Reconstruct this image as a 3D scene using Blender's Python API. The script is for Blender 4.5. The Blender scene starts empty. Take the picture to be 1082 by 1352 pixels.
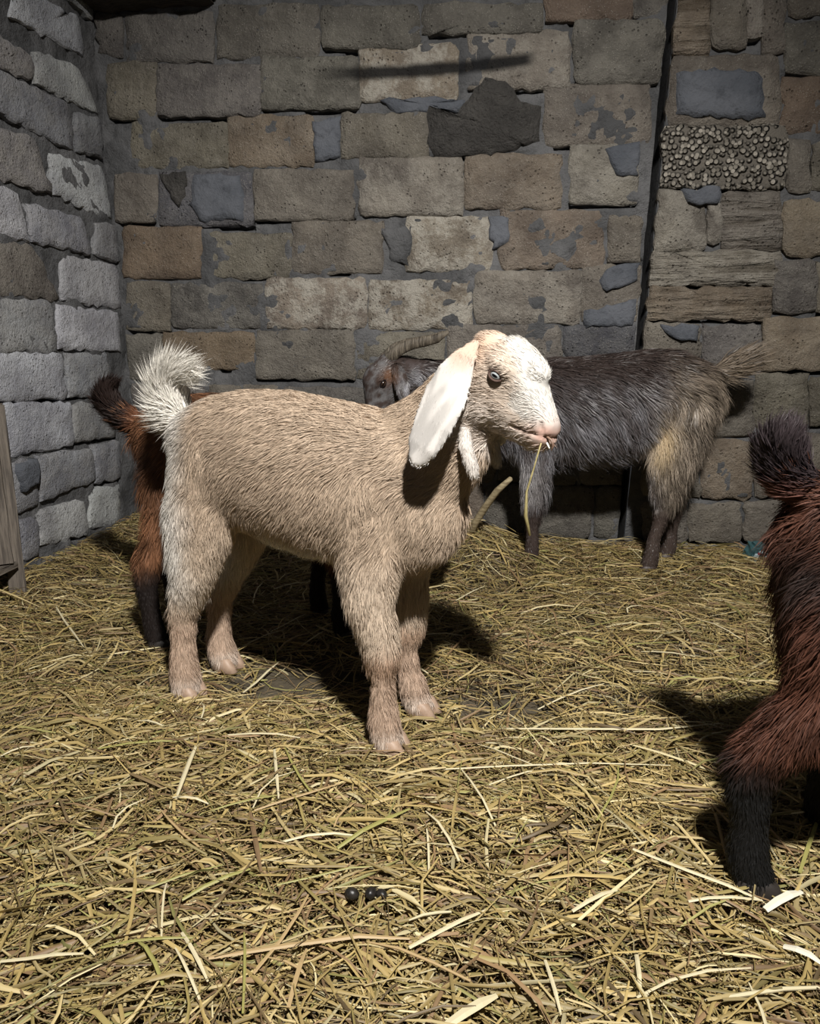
import bpy, math, random
import numpy as np
from math import radians, sin, cos, pi
from mathutils import Matrix, Vector

# ---------------------------------------------------------------- camera, world, lights, exposure
scene = bpy.context.scene
COL = scene.collection
cam_data = bpy.data.cameras.new('camera')
cam_data.sensor_fit = 'HORIZONTAL'
cam_data.sensor_width = 36.0
cam_data.lens = 36.0 * 900 / 1082
cam_data.clip_start = 0.02
cam = bpy.data.objects.new('camera', cam_data)
COL.objects.link(cam)
cam.location = (0, 0, 0.78)
cam.rotation_euler = (radians(90 - 14.1), 0, radians(8))
scene.camera = cam

world = bpy.data.worlds.new('world')
scene.world = world
world.use_nodes = True
world.node_tree.nodes['Background'].inputs[0].default_value = (0.92, 0.95, 1.0, 1)
world.node_tree.nodes['Background'].inputs[1].default_value = 0.035

def light(name, kind, loc, target, power, color, **kw):
    l = bpy.data.lights.new(name, kind)
    l.energy = power
    l.color = color
    for k, v in kw.items():
        setattr(l, k, v)
    o = bpy.data.objects.new(name, l)
    o.location = loc
    o.rotation_euler = (Vector(target) - Vector(loc)).to_track_quat('-Z', 'Y').to_euler()
    COL.objects.link(o)
    return o

# the shaded barn lamp hanging above and a little right of the viewer
light('barn_lamp_offscreen', 'SPOT', (0.32, -0.18, 2.32), (-0.30, 1.70, 0.42), 500, (1.0, 0.965, 0.915),
      spot_size=radians(100), spot_blend=1.0, shadow_soft_size=0.06)
vs = scene.view_settings
vs.view_transform = 'Standard'
vs.look = 'None'
vs.exposure = 0.0
vs.gamma = 1.0
vs.use_curve_mapping = False

rng = np.random.default_rng(7)
random.seed(7)

# ---------------------------------------------------------------- helpers
def tag(o, label=None, category=None, group=None, kind=None):
    for k, v in (('label', label), ('category', category), ('group', group), ('kind', kind)):
        if v:
            o[k] = v
    return o

def link(name, me, parent=None, mat=None):
    o = bpy.data.objects.new(name, me)
    COL.objects.link(o)
    if parent is not None:
        o.parent = parent
    if mat is not None and me is not None:
        me.materials.append(mat)
    return o

def mesh_np(name, V, Fs, colors=None, smooth=False):
    """V (n,3), Fs (m,k) array of equal-length faces or a list of lists."""
    me = bpy.data.meshes.new(name)
    if isinstance(Fs, np.ndarray):
        m, k = Fs.shape
        me.vertices.add(len(V))
        me.vertices.foreach_set('co', np.ascontiguousarray(V, np.float32).ravel())
        me.loops.add(m * k)
        me.loops.foreach_set('vertex_index', np.ascontiguousarray(Fs, np.int32).ravel())
        me.polygons.add(m)
        me.polygons.foreach_set('loop_start', np.arange(0, m * k, k, dtype=np.int32))
        me.update(calc_edges=True)
    else:
        me.from_pydata([tuple(v) for v in V], [], Fs)
        me.update()
    if colors is not None:
        at = me.attributes.new('Col', 'FLOAT_COLOR', 'POINT')
        c = np.ones((len(V), 4), np.float32)
        c[:, :3] = colors
        at.data.foreach_set('color', c.ravel())
    if smooth:
        me.polygons.foreach_set('use_smooth', np.ones(len(me.polygons), bool))
    return me

_lat = np.random.default_rng(3).random((64, 64, 64)).astype(np.float32)
def vnoise(P, scale=1.0, off=0.0):
    """smooth value noise 0..1 of points (n,3)"""
    Q = np.asarray(P, float) * scale + off + 100.0
    I = np.floor(Q).astype(int)
    f = Q - I
    f = f * f * (3 - 2 * f)
    r = 0
    for dx in (0, 1):
        for dy in (0, 1):
            for dz in (0, 1):
                w = (f[:, 0] if dx else 1 - f[:, 0]) * (f[:, 1] if dy else 1 - f[:, 1]) * (f[:, 2] if dz else 1 - f[:, 2])
                r = r + w * _lat[(I[:, 0] + dx) % 64, (I[:, 1] + dy) % 64, (I[:, 2] + dz) % 64]
    return r

def sstep(a, b, x):
    t = np.clip((x - a) / (b - a), 0, 1)
    return t * t * (3 - 2 * t)

def mixc(a, b, w):
    w = np.asarray(w)[..., None]
    return np.asarray(a) * (1 - w) + np.asarray(b) * w

def norm(v):
    v = np.asarray(v, float)
    return v / (np.linalg.norm(v, axis=-1, keepdims=True) + 1e-12)

# ---------------------------------------------------------------- materials
class NT:
    def __init__(self, name):
        self.m = bpy.data.materials.new(name)
        self.m.use_nodes = True
        self.t = self.m.node_tree
        self.b = self.t.nodes['Principled BSDF']
    def n(self, typ, **kw):
        nd = self.t.nodes.new(typ)
        for k, v in kw.items():
            if k.startswith('i_'):
                key = k[2:]
                nd.inputs[int(key) if key.isdigit() else key.replace('_', ' ')].default_value = v
            else:
                setattr(nd, k, v)
        return nd
    def l(self, a, b):
        self.t.links.new(a, b)
    def math(self, op, a, b=None, clamp=False):
        nd = self.n('ShaderNodeMath', operation=op, use_clamp=clamp)
        for i, v in enumerate((a, b)):
            if v is None:
                continue
            if isinstance(v, (int, float)):
                nd.inputs[i].default_value = v
            else:
                self.l(v, nd.inputs[i])
        return nd.outputs[0]
    def mix(self, fac, a, b, blend='MIX'):
        nd = self.n('ShaderNodeMix', data_type='RGBA', blend_type=blend)
        for s, v in ((nd.inputs[0], fac), (nd.inputs[6], a), (nd.inputs[7], b)):
            if isinstance(v, (int, float)):
                s.default_value = v
            elif isinstance(v, tuple):
                s.default_value = v if len(v) == 4 else v + (1,)
            else:
                self.l(v, s)
        return nd.outputs[2]
    def noise(self, vec, scale, detail=4, rough=0.6):
        nd = self.n('ShaderNodeTexNoise', i_Scale=scale, i_Detail=detail, i_Roughness=rough)
        self.l(vec, nd.inputs['Vector'])
        return nd.outputs['Fac']
    def ramp(self, fac, p0, p1):
        nd = self.n('ShaderNodeMapRange', interpolation_type='SMOOTHSTEP')
        nd.inputs[1].default_value = p0
        nd.inputs[2].default_value = p1
        self.l(fac, nd.inputs[0])
        return nd.outputs[0]
    def bump(self, h, dist, strength=1.0, normal=None):
        nd = self.n('ShaderNodeBump', i_Strength=strength, i_Distance=dist)
        self.l(h, nd.inputs['Height'])
        if normal is not None:
            self.l(normal, nd.inputs['Normal'])
        return nd.outputs[0]

def spray(N, pos, col):
    """the black aerosol line sprayed along the wall, a flat print on the stone"""
    sx = N.n('ShaderNodeSeparateXYZ')
    N.l(pos, sx.inputs[0])
    x, y, z = sx.outputs
    t = N.math('MULTIPLY', N.math('ADD', x, 0.40), 0.55)
    zc = N.math('ADD', N.math('MULTIPLY', N.math('MULTIPLY', t, t), 0.30), 1.678)
    d = N.math('ABSOLUTE', N.math('SUBTRACT', z, zc))
    nz = N.math('MULTIPLY', N.noise(pos, 9, 3), 0.016)
    m = N.math('SUBTRACT', 1.0, N.ramp(N.math('SUBTRACT', d, nz), 0.0, 0.024))
    ends = N.math('MULTIPLY', N.ramp(x, -0.78, -0.5), N.math('SUBTRACT', 1.0, N.ramp(x, 0.02, 0.07)))
    onback = N.math('GREATER_THAN', y, 2.5)
    return N.mix(N.math('MULTIPLY', N.math('MULTIPLY', m, ends), N.math('MULTIPLY', onback, 0.95)), col, (0.012, 0.012, 0.013))

def mat_stone(name, pebbly=False, strata=None):
    N = NT(name)
    pos = N.n('ShaderNodeNewGeometry').outputs['Position']
    inf = N.n('ShaderNodeObjectInfo')
    base = inf.outputs['Color']
    big = N.noise(pos, 7, 5, 0.65)
    mid = N.noise(pos, 28, 6, 0.7)
    fine = N.noise(pos, 140, 4, 0.7)
    c = N.mix(N.ramp(big, 0.30, 0.72), N.mix(1.0, base, (0.62, 0.60, 0.60), 'MULTIPLY'), N.mix(1.0, base, (1.18, 1.16, 1.12), 'MULTIPLY'))
    c = N.mix(N.math('MULTIPLY', N.ramp(mid, 0.50, 0.72), 0.45), c, N.mix(1.0, base, (0.50, 0.49, 0.50), 'MULTIPLY'))
    # pale lime patches, their amount in the object's alpha
    lime = N.math('MULTIPLY', N.ramp(N.noise(pos, 11, 6, 0.75), 0.42, 0.60), inf.outputs['Alpha'])
    c = N.mix(N.math('MULTIPLY', lime, 0.8), c, (0.50, 0.47, 0.41))
    # small pale shell grains and dark pores
    vor = N.n('ShaderNodeTexVoronoi', i_Scale=170.0)
    N.l(pos, vor.inputs['Vector'])
    grain = N.math('MULTIPLY', N.math('LESS_THAN', vor.outputs['Distance'], 0.24), N.ramp(mid, 0.42, 0.60))
    c = N.mix(N.math('MULTIPLY', grain, 0.35), c, (0.62, 0.58, 0.52))
    pore = N.ramp(fine, 0.34, 0.24)
    c = N.mix(N.math('MULTIPLY', pore, 0.55), c, (0.05, 0.046, 0.042))
    rid = N.n('ShaderNodeTexNoise', noise_type='RIDGED_MULTIFRACTAL', i_Scale=22.0, i_Detail=6.0, i_Roughness=0.65)
    N.l(pos, rid.inputs['Vector'])
    vp = N.n('ShaderNodeTexVoronoi', i_Scale=75.0)
    N.l(pos, vp.inputs['Vector'])
    pit = N.math('MULTIPLY', N.ramp(vp.outputs['Distance'], 0.30, 0.12), N.ramp(N.noise(pos, 16, 3), 0.50, 0.62))
    c = N.mix(N.math('MULTIPLY', pit, 0.6), c, N.mix(1.0, base, (0.28, 0.26, 0.25), 'MULTIPLY'))
    h = N.math('ADD', N.math('MULTIPLY', mid, 1.0), N.math('MULTIPLY', fine, 0.45))
    h = N.math('ADD', h, N.math('MULTIPLY', rid.outputs['Fac'], 0.22))
    h = N.math('SUBTRACT', h, N.math('MULTIPLY', pit, 0.35))
    if pebbly:
        v2 = N.n('ShaderNodeTexVoronoi', i_Scale=62.0, i_Randomness=1.0)
        N.l(pos, v2.inputs['Vector'])
        stone = N.ramp(v2.outputs['Distance'], 0.72, 0.38)
        sep = N.n('ShaderNodeSeparateColor')
        N.l(v2.outputs['Color'], sep.inputs[0])
        pc = N.mix(sep.outputs[0], (0.16, 0.145, 0.12), (0.42, 0.385, 0.33))
        c = N.mix(stone, (0.150, 0.135, 0.115), pc)
        h = N.math('ADD', N.math('MULTIPLY', stone, 1.6), N.math('MULTIPLY', fine, 0.3))
    if strata:
        mp = N.n('ShaderNodeMapping')
        N.l(pos, mp.inputs['Vector'])
        mp.inputs['Rotation'].default_value = (0, radians(strata), 0)
        mp.inputs['Scale'].default_value = (4, 4, 34)
        st = N.noise(mp.outputs[0], 1.0, 4, 0.6)
        c = N.mix(N.ramp(st, 0.52, 0.36), c, N.mix(1.0, c, (0.62, 0.60, 0.57), 'MULTIPLY'))
        h = N.math('ADD', h, N.math('MULTIPLY', st, 2.6))
    c = spray(N, pos, c)
    N.l(c, N.b.inputs['Base Color'])
    N.b.inputs['Roughness'].default_value = 0.92
    N.b.inputs['Specular IOR Level'].default_value = 0.2
    N.l(N.bump(h, 0.022, 1.0), N.b.inputs['Normal'])
    return N.m

def mat_mortar(name, ca, cb, dist=0.012):
    N = NT(name)
    pos = N.n('ShaderNodeNewGeometry').outputs['Position']
    big = N.noise(pos, 5, 5, 0.6)
    mid = N.noise(pos, 24, 6, 0.72)
    fine = N.noise(pos, 120, 4, 0.7)
    c = N.mix(N.ramp(big, 0.35, 0.68), ca, cb)
    c = N.mix(N.math('MULTIPLY', N.ramp(mid, 0.52, 0.70), 0.5), c, tuple(x * 0.5 for x in ca))
    c = spray(N, pos, c)
    N.l(c, N.b.inputs['Base Color'])
    N.b.inputs['Roughness'].default_value = 0.95
    N.b.inputs['Specular IOR Level'].default_value = 0.15
    h = N.math('ADD', mid, N.math('MULTIPLY', fine, 0.4))
    N.l(N.bump(h, dist * 1.5, 1.0), N.b.inputs['Normal'])
    return N.m

def mat_attr(name, rough=0.6, spec=0.3, noise=0.0):
    N = NT(name)
    a = N.n('ShaderNodeAttribute', attribute_name='Col')
    c = a.outputs['Color']
    if noise:
        pos = N.n('ShaderNodeNewGeometry').outputs['Position']
        c = N.mix(N.math('MULTIPLY', N.ramp(N.noise(pos, 60, 4), 0.4, 0.7), noise), c, N.mix(1.0, c, (0.5, 0.45, 0.4), 'MULTIPLY'))
    N.l(c, N.b.inputs['Base Color'])
    N.b.inputs['Roughness'].default_value = rough
    N.b.inputs['Specular IOR Level'].default_value = spec
    return N.m

def mat_plain(name, ca, cb, scale=30, rough=0.6, bump=0.0, stretch=None, spec=0.4):
    N = NT(name)
    vec = N.n('ShaderNodeTexCoord').outputs['Object']
    if stretch:
        mp = N.n('ShaderNodeMapping')
        N.l(vec, mp.inputs['Vector'])
        mp.inputs['Scale'].default_value = stretch
        vec = mp.outputs[0]
    f = N.noise(vec, scale, 5, 0.65)
    N.l(N.mix(N.ramp(f, 0.35, 0.65), ca, cb), N.b.inputs['Base Color'])
    N.b.inputs['Roughness'].default_value = rough
    N.b.inputs['Specular IOR Level'].default_value = spec
    if bump:
        N.l(N.bump(f, bump), N.b.inputs['Normal'])
    return N.m

def mat_eye(name, iris, pupil=(0.004, 0.004, 0.005), ball=(0.30, 0.27, 0.25)):
    """object space: Y looks out of the head, X lies along the head"""
    N = NT(name)
    sx = N.n('ShaderNodeSeparateXYZ')
    N.l(N.n('ShaderNodeTexCoord').outputs['Object'], sx.inputs[0])
    x, y, z = sx.outputs
    r = N.math('POWER', N.math('ADD', N.math('POWER', x, 2), N.math('POWER', z, 2)), 0.5)
    pu = N.math('ADD', N.math('POWER', N.math('DIVIDE', x, 0.0056), 2), N.math('POWER', N.math('DIVIDE', z, 0.0024), 2))
    c = N.mix(N.ramp(r, 0.0080, 0.0092), iris, ball)
    c = N.mix(N.ramp(pu, 1.15, 0.85), c, pupil)
    N.l(c, N.b.inputs['Base Color'])
    N.b.inputs['Roughness'].default_value = 0.08
    return N.m

M_stone = mat_stone('limestone')
M_pebble = mat_stone('pebbly_conglomerate', pebbly=True)
M_strata = mat_stone('layered_limestone', strata=4)
M_slant = mat_stone('slanting_limestone', strata=32)
M_mortar = mat_mortar('mortar', (0.092, 0.093, 0.096), (0.165, 0.165, 0.169))
M_mortar_dark = mat_mortar('mortar_rough', (0.075, 0.071, 0.067), (0.125, 0.118, 0.110), 0.03)
M_mortar_blue = mat_mortar('mortar_smooth', (0.088, 0.096, 0.112), (0.135, 0.143, 0.162), 0.008)
M_dirt = mat_mortar('trodden_dirt', (0.060, 0.050, 0.034), (0.120, 0.100, 0.070), 0.006)
M_straw = mat_attr('straw', 0.5, 0.35)
M_fur = mat_attr('fur', 0.62, 0.22)
M_gloss = mat_attr('glossy_fur', 0.42, 0.4)
M_skin = mat_attr('hide', 0.75, 0.15)
M_wood = mat_plain('weathered_wood', (0.060, 0.050, 0.042), (0.16, 0.135, 0.11), 8, 0.8, 0.004, (14, 14, 0.8))
M_beam = mat_plain('old_beam', (0.020, 0.016, 0.012), (0.06, 0.048, 0.036), 8, 0.85, 0.006, (0.8, 14, 14))

# ---------------------------------------------------------------- measured layout (metres)
# blocks: four corners (along wall, height) and tone
BACK=[(-1.387,1.913,-1.063,1.895,-1.075,1.744,-1.404,1.760,'d'),
(-1.048,1.917,-0.683,1.896,-0.688,1.736,-1.060,1.755,'d'),
(-0.670,1.888,-0.339,1.869,-0.338,1.748,-0.674,1.766,'d'),
(-0.323,1.875,0.072,1.852,0.076,1.771,-0.323,1.793,'d'),
(0.079,1.916,0.354,1.899,0.363,1.793,0.084,1.808,'r'),
(0.361,1.899,0.460,1.892,0.469,1.793,0.369,1.799,'g'),
(-1.753,1.922,-1.402,1.902,-1.417,1.772,-1.772,1.790,'d'),
(-1.477,1.758,-1.288,1.749,-1.306,1.571,-1.498,1.579,'t'),
(-1.283,1.742,-0.902,1.723,-0.911,1.563,-1.299,1.579,'g'),
(-0.893,1.746,-0.549,1.729,-0.552,1.572,-0.902,1.587,'g'),
(-0.543,1.770,-0.207,1.753,-0.204,1.581,-0.546,1.596,'L'),
(-0.175,1.789,0.164,1.771,0.174,1.604,-0.171,1.619,'l'),
(0.177,1.799,0.465,1.783,0.480,1.606,0.188,1.619,'g'),
(-1.405,1.558,-1.032,1.543,-1.042,1.399,-1.420,1.411,'t'),
(-1.031,1.565,-0.714,1.553,-0.719,1.393,-1.042,1.404,'w'),
(-0.612,1.556,-0.303,1.543,-0.302,1.407,-0.615,1.417,'t'),
(0.093,1.619,0.433,1.603,0.448,1.421,0.102,1.434,'t'),
(-0.303,1.579,0.020,1.565,0.026,1.401,-0.302,1.412,'m'),
(-1.490,1.387,-1.318,1.382,-1.334,1.219,-1.509,1.223,'t'),
(-1.309,1.386,-0.951,1.376,-0.961,1.198,-1.326,1.206,'b'),
(-0.942,1.383,-0.572,1.371,-0.575,1.210,-0.951,1.218,'t'),
(-0.549,1.413,-0.183,1.401,-0.179,1.216,-0.553,1.225,'l'),
(-0.172,1.407,0.155,1.397,0.164,1.228,-0.169,1.236,'w'),
(0.184,1.426,0.409,1.418,0.423,1.238,0.194,1.244,'l'),
(-1.474,1.201,-1.163,1.194,-1.177,1.016,-1.494,1.020,'r'),
(-1.132,1.172,-0.811,1.166,-0.818,1.012,-1.144,1.016,'t'),
(-0.806,1.207,-0.469,1.200,-0.471,1.023,-0.814,1.028,'t'),
(-0.381,1.218,-0.072,1.211,-0.066,1.026,-0.381,1.030,'L'),
(-0.046,1.228,0.310,1.219,0.323,1.031,-0.040,1.036,'w'),
(0.330,1.199,0.436,1.197,0.448,1.049,0.340,1.051,'t'),
(-1.486,1.000,-1.308,0.998,-1.324,0.823,-1.506,0.823,'t'),
(-1.299,0.992,-0.935,0.989,-0.943,0.831,-1.314,0.832,'g'),
(-0.919,1.007,-0.534,1.003,-0.537,0.827,-0.928,0.828,'L'),
(-0.520,0.997,-0.142,0.993,-0.138,0.823,-0.522,0.824,'L'),
(-0.129,1.024,0.243,1.019,0.254,0.841,-0.125,0.842,'l'),
(0.247,1.034,0.447,1.032,0.462,0.845,0.259,0.846,'t'),
(-1.348,0.809,-0.981,0.808,-0.989,0.674,-1.361,0.671,'r'),
(-0.968,0.817,-0.581,0.816,-0.584,0.639,-0.979,0.636,'t'),
(-0.572,0.808,-0.242,0.807,-0.240,0.641,-0.575,0.639,'t'),
(-0.228,0.834,0.184,0.833,0.191,0.713,-0.226,0.711,'t'),
(0.198,0.833,0.450,0.832,0.458,0.727,0.204,0.726,'b'),
(-1.508,0.803,-1.358,0.803,-1.374,0.633,-1.527,0.632,'d')]
PIER=[(0.471,1.866,0.583,1.859,0.602,1.666,0.488,1.672,'w'),
(0.592,1.859,0.693,1.853,0.713,1.682,0.610,1.687,'t'),
(0.748,1.819,0.806,1.815,0.826,1.659,0.767,1.662,'t'),
(0.822,1.743,0.973,1.735,0.992,1.598,0.839,1.606,'d'),
(0.820,1.849,0.958,1.841,0.969,1.759,0.830,1.767,'t'),
(0.700,1.852,0.738,1.850,0.755,1.705,0.717,1.707,'l'),
(0.465,1.667,0.814,1.649,0.838,1.454,0.483,1.468,'t'),
(0.435,1.463,0.857,1.447,0.880,1.269,0.450,1.281,'P'),
(0.871,1.413,0.935,1.411,0.957,1.246,0.892,1.248,'t'),
(0.946,1.395,1.056,1.391,1.075,1.257,0.964,1.260,'t'),
(0.834,1.595,1.005,1.587,1.028,1.425,0.855,1.432,'r'),
(0.454,1.269,0.631,1.264,0.650,1.079,0.469,1.082,'l'),
(0.642,1.227,0.681,1.226,0.694,1.102,0.655,1.103,'l'),
(0.685,1.260,0.870,1.255,0.892,1.080,0.703,1.083,'t'),
(0.882,1.227,1.057,1.223,1.081,1.053,0.904,1.056,'w'),
(0.464,1.077,0.886,1.070,0.899,0.964,0.473,0.968,'l'),
(0.464,0.958,0.876,0.954,0.888,0.850,0.473,0.852,'w'),
(0.873,1.039,1.004,1.037,1.026,0.875,0.893,0.875,'g'),
(1.011,1.037,1.107,1.036,1.131,0.874,1.033,0.874,'t'),
(0.464,0.837,0.657,0.836,0.670,0.707,0.474,0.707,'t'),
(0.667,0.831,0.854,0.830,0.872,0.677,0.683,0.676,'g'),
(0.863,0.855,1.086,0.854,1.110,0.684,0.884,0.682,'w'),
(0.856,0.667,1.029,0.668,1.055,0.474,0.879,0.471,'t'),
(1.040,0.660,1.186,0.661,1.211,0.493,1.063,0.490,'t'),
(0.476,0.680,0.675,0.681,0.697,0.462,0.494,0.459,'t'),
(0.691,0.642,0.851,0.643,0.873,0.452,0.711,0.449,'t'),
(0.705,0.427,0.873,0.430,0.897,0.222,0.726,0.217,'w'),
(0.496,0.431,0.691,0.435,0.712,0.225,0.513,0.219,'t'),
(0.881,0.452,1.130,0.457,1.160,0.239,0.907,0.231,'t'),
(0.520,0.198,0.671,0.203,0.686,0.046,0.533,0.040,'t'),
(0.683,0.195,0.863,0.201,0.879,0.054,0.697,0.047,'t'),
(0.872,0.210,1.112,0.218,1.132,0.071,0.889,0.061,'t')]
LEFT=[(2.193,1.825,2.531,1.865,2.527,1.755,2.147,1.723,'W'),
(2.033,1.650,2.232,1.643,2.228,1.575,2.015,1.561,'w'),
(2.253,1.661,2.490,1.700,2.587,1.585,2.232,1.574,'W'),
(2.012,1.547,2.399,1.562,2.406,1.423,1.989,1.433,'g'),
(2.438,1.543,2.592,1.562,2.583,1.441,2.422,1.420,'b'),
(1.980,1.391,2.185,1.395,2.250,1.253,1.952,1.256,'w'),
(2.274,1.377,2.582,1.407,2.614,1.229,2.258,1.254,'W'),
(1.947,1.229,2.088,1.221,2.112,1.082,1.920,1.098,'W'),
(2.117,1.194,2.402,1.203,2.438,1.086,2.120,1.088,'g'),
(2.488,1.196,2.610,1.209,2.628,1.080,2.458,1.088,'B'),
(1.912,1.060,2.128,1.073,2.239,0.917,1.882,0.912,'t'),
(2.276,1.060,2.609,1.064,2.616,0.904,2.247,0.918,'W'),
(1.879,0.901,2.188,0.902,2.185,0.745,1.849,0.752,'g'),
(2.214,0.892,2.586,0.886,2.575,0.742,2.191,0.755,'W'),
(1.847,0.743,2.211,0.734,2.199,0.586,1.819,0.608,'W'),
(2.236,0.734,2.492,0.729,2.480,0.581,2.216,0.588,'g'),
(1.897,0.592,2.217,0.569,2.205,0.422,1.891,0.435,'W'),
(2.245,0.559,2.495,0.551,2.481,0.420,2.217,0.436,'g'),
(2.014,0.415,2.304,0.393,2.306,0.279,2.007,0.267,'g'),
(2.325,0.404,2.492,0.391,2.477,0.254,2.309,0.267,'g'),
(1.894,0.416,1.998,0.408,1.983,0.260,1.882,0.259,'b'),
(2.005,0.239,2.240,0.207,2.235,0.085,1.971,0.123,'W'),
(2.280,0.244,2.471,0.224,2.443,0.076,2.253,0.106,'W'),
(1.893,0.227,1.980,0.209,1.956,0.088,1.878,0.101,'g')]
PATCHES=[([(-0.315, 1.564), (-0.21, 1.537), (-0.11, 1.648), (-0.033, 1.633), (0.019, 1.573), (0.083, 1.548), (0.081, 1.444), (-0.077, 1.402), (-0.275, 1.401), (-0.309, 1.446)], 'b', 'b', 'd', 0.022),
([(0.504, 1.616), (0.612, 1.626), (0.768, 1.61), (0.793, 1.48), (0.674, 1.476), (0.513, 1.496)], 'p', 'p', 'b', 0.03),
([(-1.298, 1.384), (-1.199, 1.386), (-1.202, 1.324), (-1.237, 1.26), (-1.274, 1.313)], 'b', 'b', 'd', 0.022),
([(-1.171, 1.38), (-0.988, 1.369), (-0.986, 1.215), (-1.163, 1.214), (-1.2, 1.272), (-1.189, 1.337)], 'b', 'b', 'b', 0.022),
([(0.304, 1.412), (0.416, 1.432), (0.414, 1.327), (0.34, 1.325), (0.322, 1.365)], 'b', 'b', 'b', 0.022),
([(-0.479, 1.178), (-0.379, 1.186), (-0.354, 1.125), (-0.374, 1.047), (-0.438, 1.061)], 'b', 'b', 'm', 0.012),
([(-0.085, 1.207), (-0.014, 1.211), (-0.01, 1.118), (-0.068, 1.094)], 'b', 'b', 'b', 0.016),
([(0.553, 1.268), (0.672, 1.274), (0.682, 1.223), (0.594, 1.216)], 'p', 'p', 'b', 0.032),
([(0.329, 1.032), (0.444, 1.048), (0.441, 0.981), (0.335, 0.949), (0.307, 0.987)], 'b', 'b', 'b', 0.02),
([(0.261, 0.885), (0.446, 0.922), (0.443, 0.832), (0.264, 0.827)], 'b', 'b', 'b', 0.02),
([(-0.474, 1.595), (-0.316, 1.599), (-0.172, 1.582), (-0.198, 1.548), (-0.421, 1.55)], 'b', 'b', 'b', 0.012),
([(-0.72, 1.533), (-0.61, 1.553), (-0.618, 1.42), (-0.711, 1.398)], 'b', 'b', 'b', 0.012),
([(0.517, 0.831), (0.656, 0.836), (0.648, 0.785), (0.573, 0.78)], 'p', 'p', 'b', 0.03),
([(1.9, 0.41), (1.991, 0.409), (1.989, 0.324), (1.915, 0.315)], 'l', 'l', 'b', 0.03)]
PALE = (0.62, 0.55, 0.36); TAN = (0.42, 0.30, 0.15); GREEN = (0.30, 0.28, 0.09)
LOOSE_P = 'loose pale straw stem lying on the bedding'
LOOSE_T = 'loose brownish straw stem lying on the bedding'
LOOSE_G = 'loose greenish hay stem lying on the bedding'
LOOSE_W = 'whitish husk lying on the straw by the dark red-brown goat'
STEMS=[([(-0.567, 1.089), (-0.526, 0.927)], 0.009, PALE, "broad pale straw blade slanting toward the cream goat's hooves"),
([(-0.534, 0.932), (-0.468, 0.925)], 0.005, PALE, 'short pale straw broken across the foot of the broad blade'),
([(-0.414, 1.098), (-0.359, 0.96)], 0.006, PALE, 'pale upright-pointing straw between broad blade and cream front hoof'),
([(-0.342, 0.643), (-0.195, 0.689), (-0.1, 0.708)], 0.007, TAN, 'long tan stalk lying on the straw near the black droppings'),
([(-0.232, 0.856), (-0.136, 0.962)], 0.008, GREEN, 'broad greenish stalk slanting beside the dark droppings'),
([(-0.393, 0.917), (-0.326, 0.786)], 0.008, (0.20, 0.13, 0.07), 'flat brown reed lying among the yellow straw'),
([(0.009, 1.257), (0.158, 1.244), (0.319, 1.253), (0.453, 1.3)], 0.006, PALE, 'long pale stem running toward the dark red-brown goat'),
([(-0.043, 0.603), (0.012, 0.648)], 0.012, PALE, 'broad pale husk lying flat on the straw'),
([(0.212, 0.915), (0.312, 0.861), (0.371, 0.842)], 0.006, PALE, "long pale stem ending at the dark red-brown goat's hoof"),
([(0.111, 0.786), (0.177, 0.833)], 0.006, PALE, LOOSE_P),
([(-0.125, 1.074), (0.317, 1.145)], 0.004, PALE, LOOSE_P),
([(0.372, 0.829), (0.432, 0.864)], 0.012, (0.75, 0.71, 0.58), LOOSE_W),
([(0.374, 0.769), (0.409, 0.744)], 0.01, (0.75, 0.71, 0.58), LOOSE_W),
([(-0.391, 0.672), (-0.329, 0.612)], 0.005, PALE, LOOSE_P),
([(-0.601, 0.61), (-0.502, 0.631)], 0.005, PALE, LOOSE_P),
([(-0.744, 1.052), (-0.584, 1.1)], 0.006, GREEN, LOOSE_G),
([(-0.568, 1.331), (-0.533, 1.479)], 0.006, PALE, LOOSE_P),
([(-0.099, 0.695), (-0.004, 0.77)], 0.006, PALE, LOOSE_P),
([(-0.051, 0.763), (-0.105, 0.737)], 0.005, PALE, LOOSE_P),
([(0.393, 0.711), (0.253, 0.676)], 0.006, PALE, LOOSE_P),
([(-0.417, 0.725), (-0.345, 0.791)], 0.007, GREEN, LOOSE_G),
([(-1.252, 1.662), (-1.028, 1.444)], 0.005, PALE, LOOSE_P),
([(-0.224, 0.593), (-0.226, 0.673)], 0.006, TAN, LOOSE_T),
([(0.186, 0.737), (0.18, 0.673)], 0.006, PALE, LOOSE_P),
([(0.071, 0.704), (0.085, 0.632)], 0.005, PALE, LOOSE_P),
([(0.443, 0.901), (0.526, 1.036)], 0.006, GREEN, LOOSE_G),
([(-0.902, 0.993), (-0.864, 1.035)], 0.005, PALE, LOOSE_P)]

# ---------------------------------------------------------------- block walls
TONES = {  # colour, lime patchiness
    'd': ((0.165, 0.156, 0.144), 0.1), 'g': ((0.170, 0.162, 0.150), 0.2), 't': ((0.205, 0.187, 0.160), 0.15),
    'w': ((0.240, 0.202, 0.158), 0.15), 'r': ((0.205, 0.160, 0.122), 0.05), 'l': ((0.250, 0.230, 0.200), 0.4),
    'L': ((0.290, 0.255, 0.205), 1.0), 'b': ((0.135, 0.138, 0.148), 0.1), 'm': ((0.085, 0.080, 0.076), 0.0),
    'P': ((0.26, 0.24, 0.2), 0.0), 'G': ((0.31, 0.325, 0.355), 0.2), 'T': ((0.23, 0.215, 0.19), 0.2), 'V': ((0.29, 0.285, 0.285), 0.3), 'W': ((0.50, 0.52, 0.56), 0.1), 'B': ((0.28, 0.295, 0.32), 0.1)}

def wall_edge(z):
    return 0.452 + 0.016 * (z - 0.8)

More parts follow.
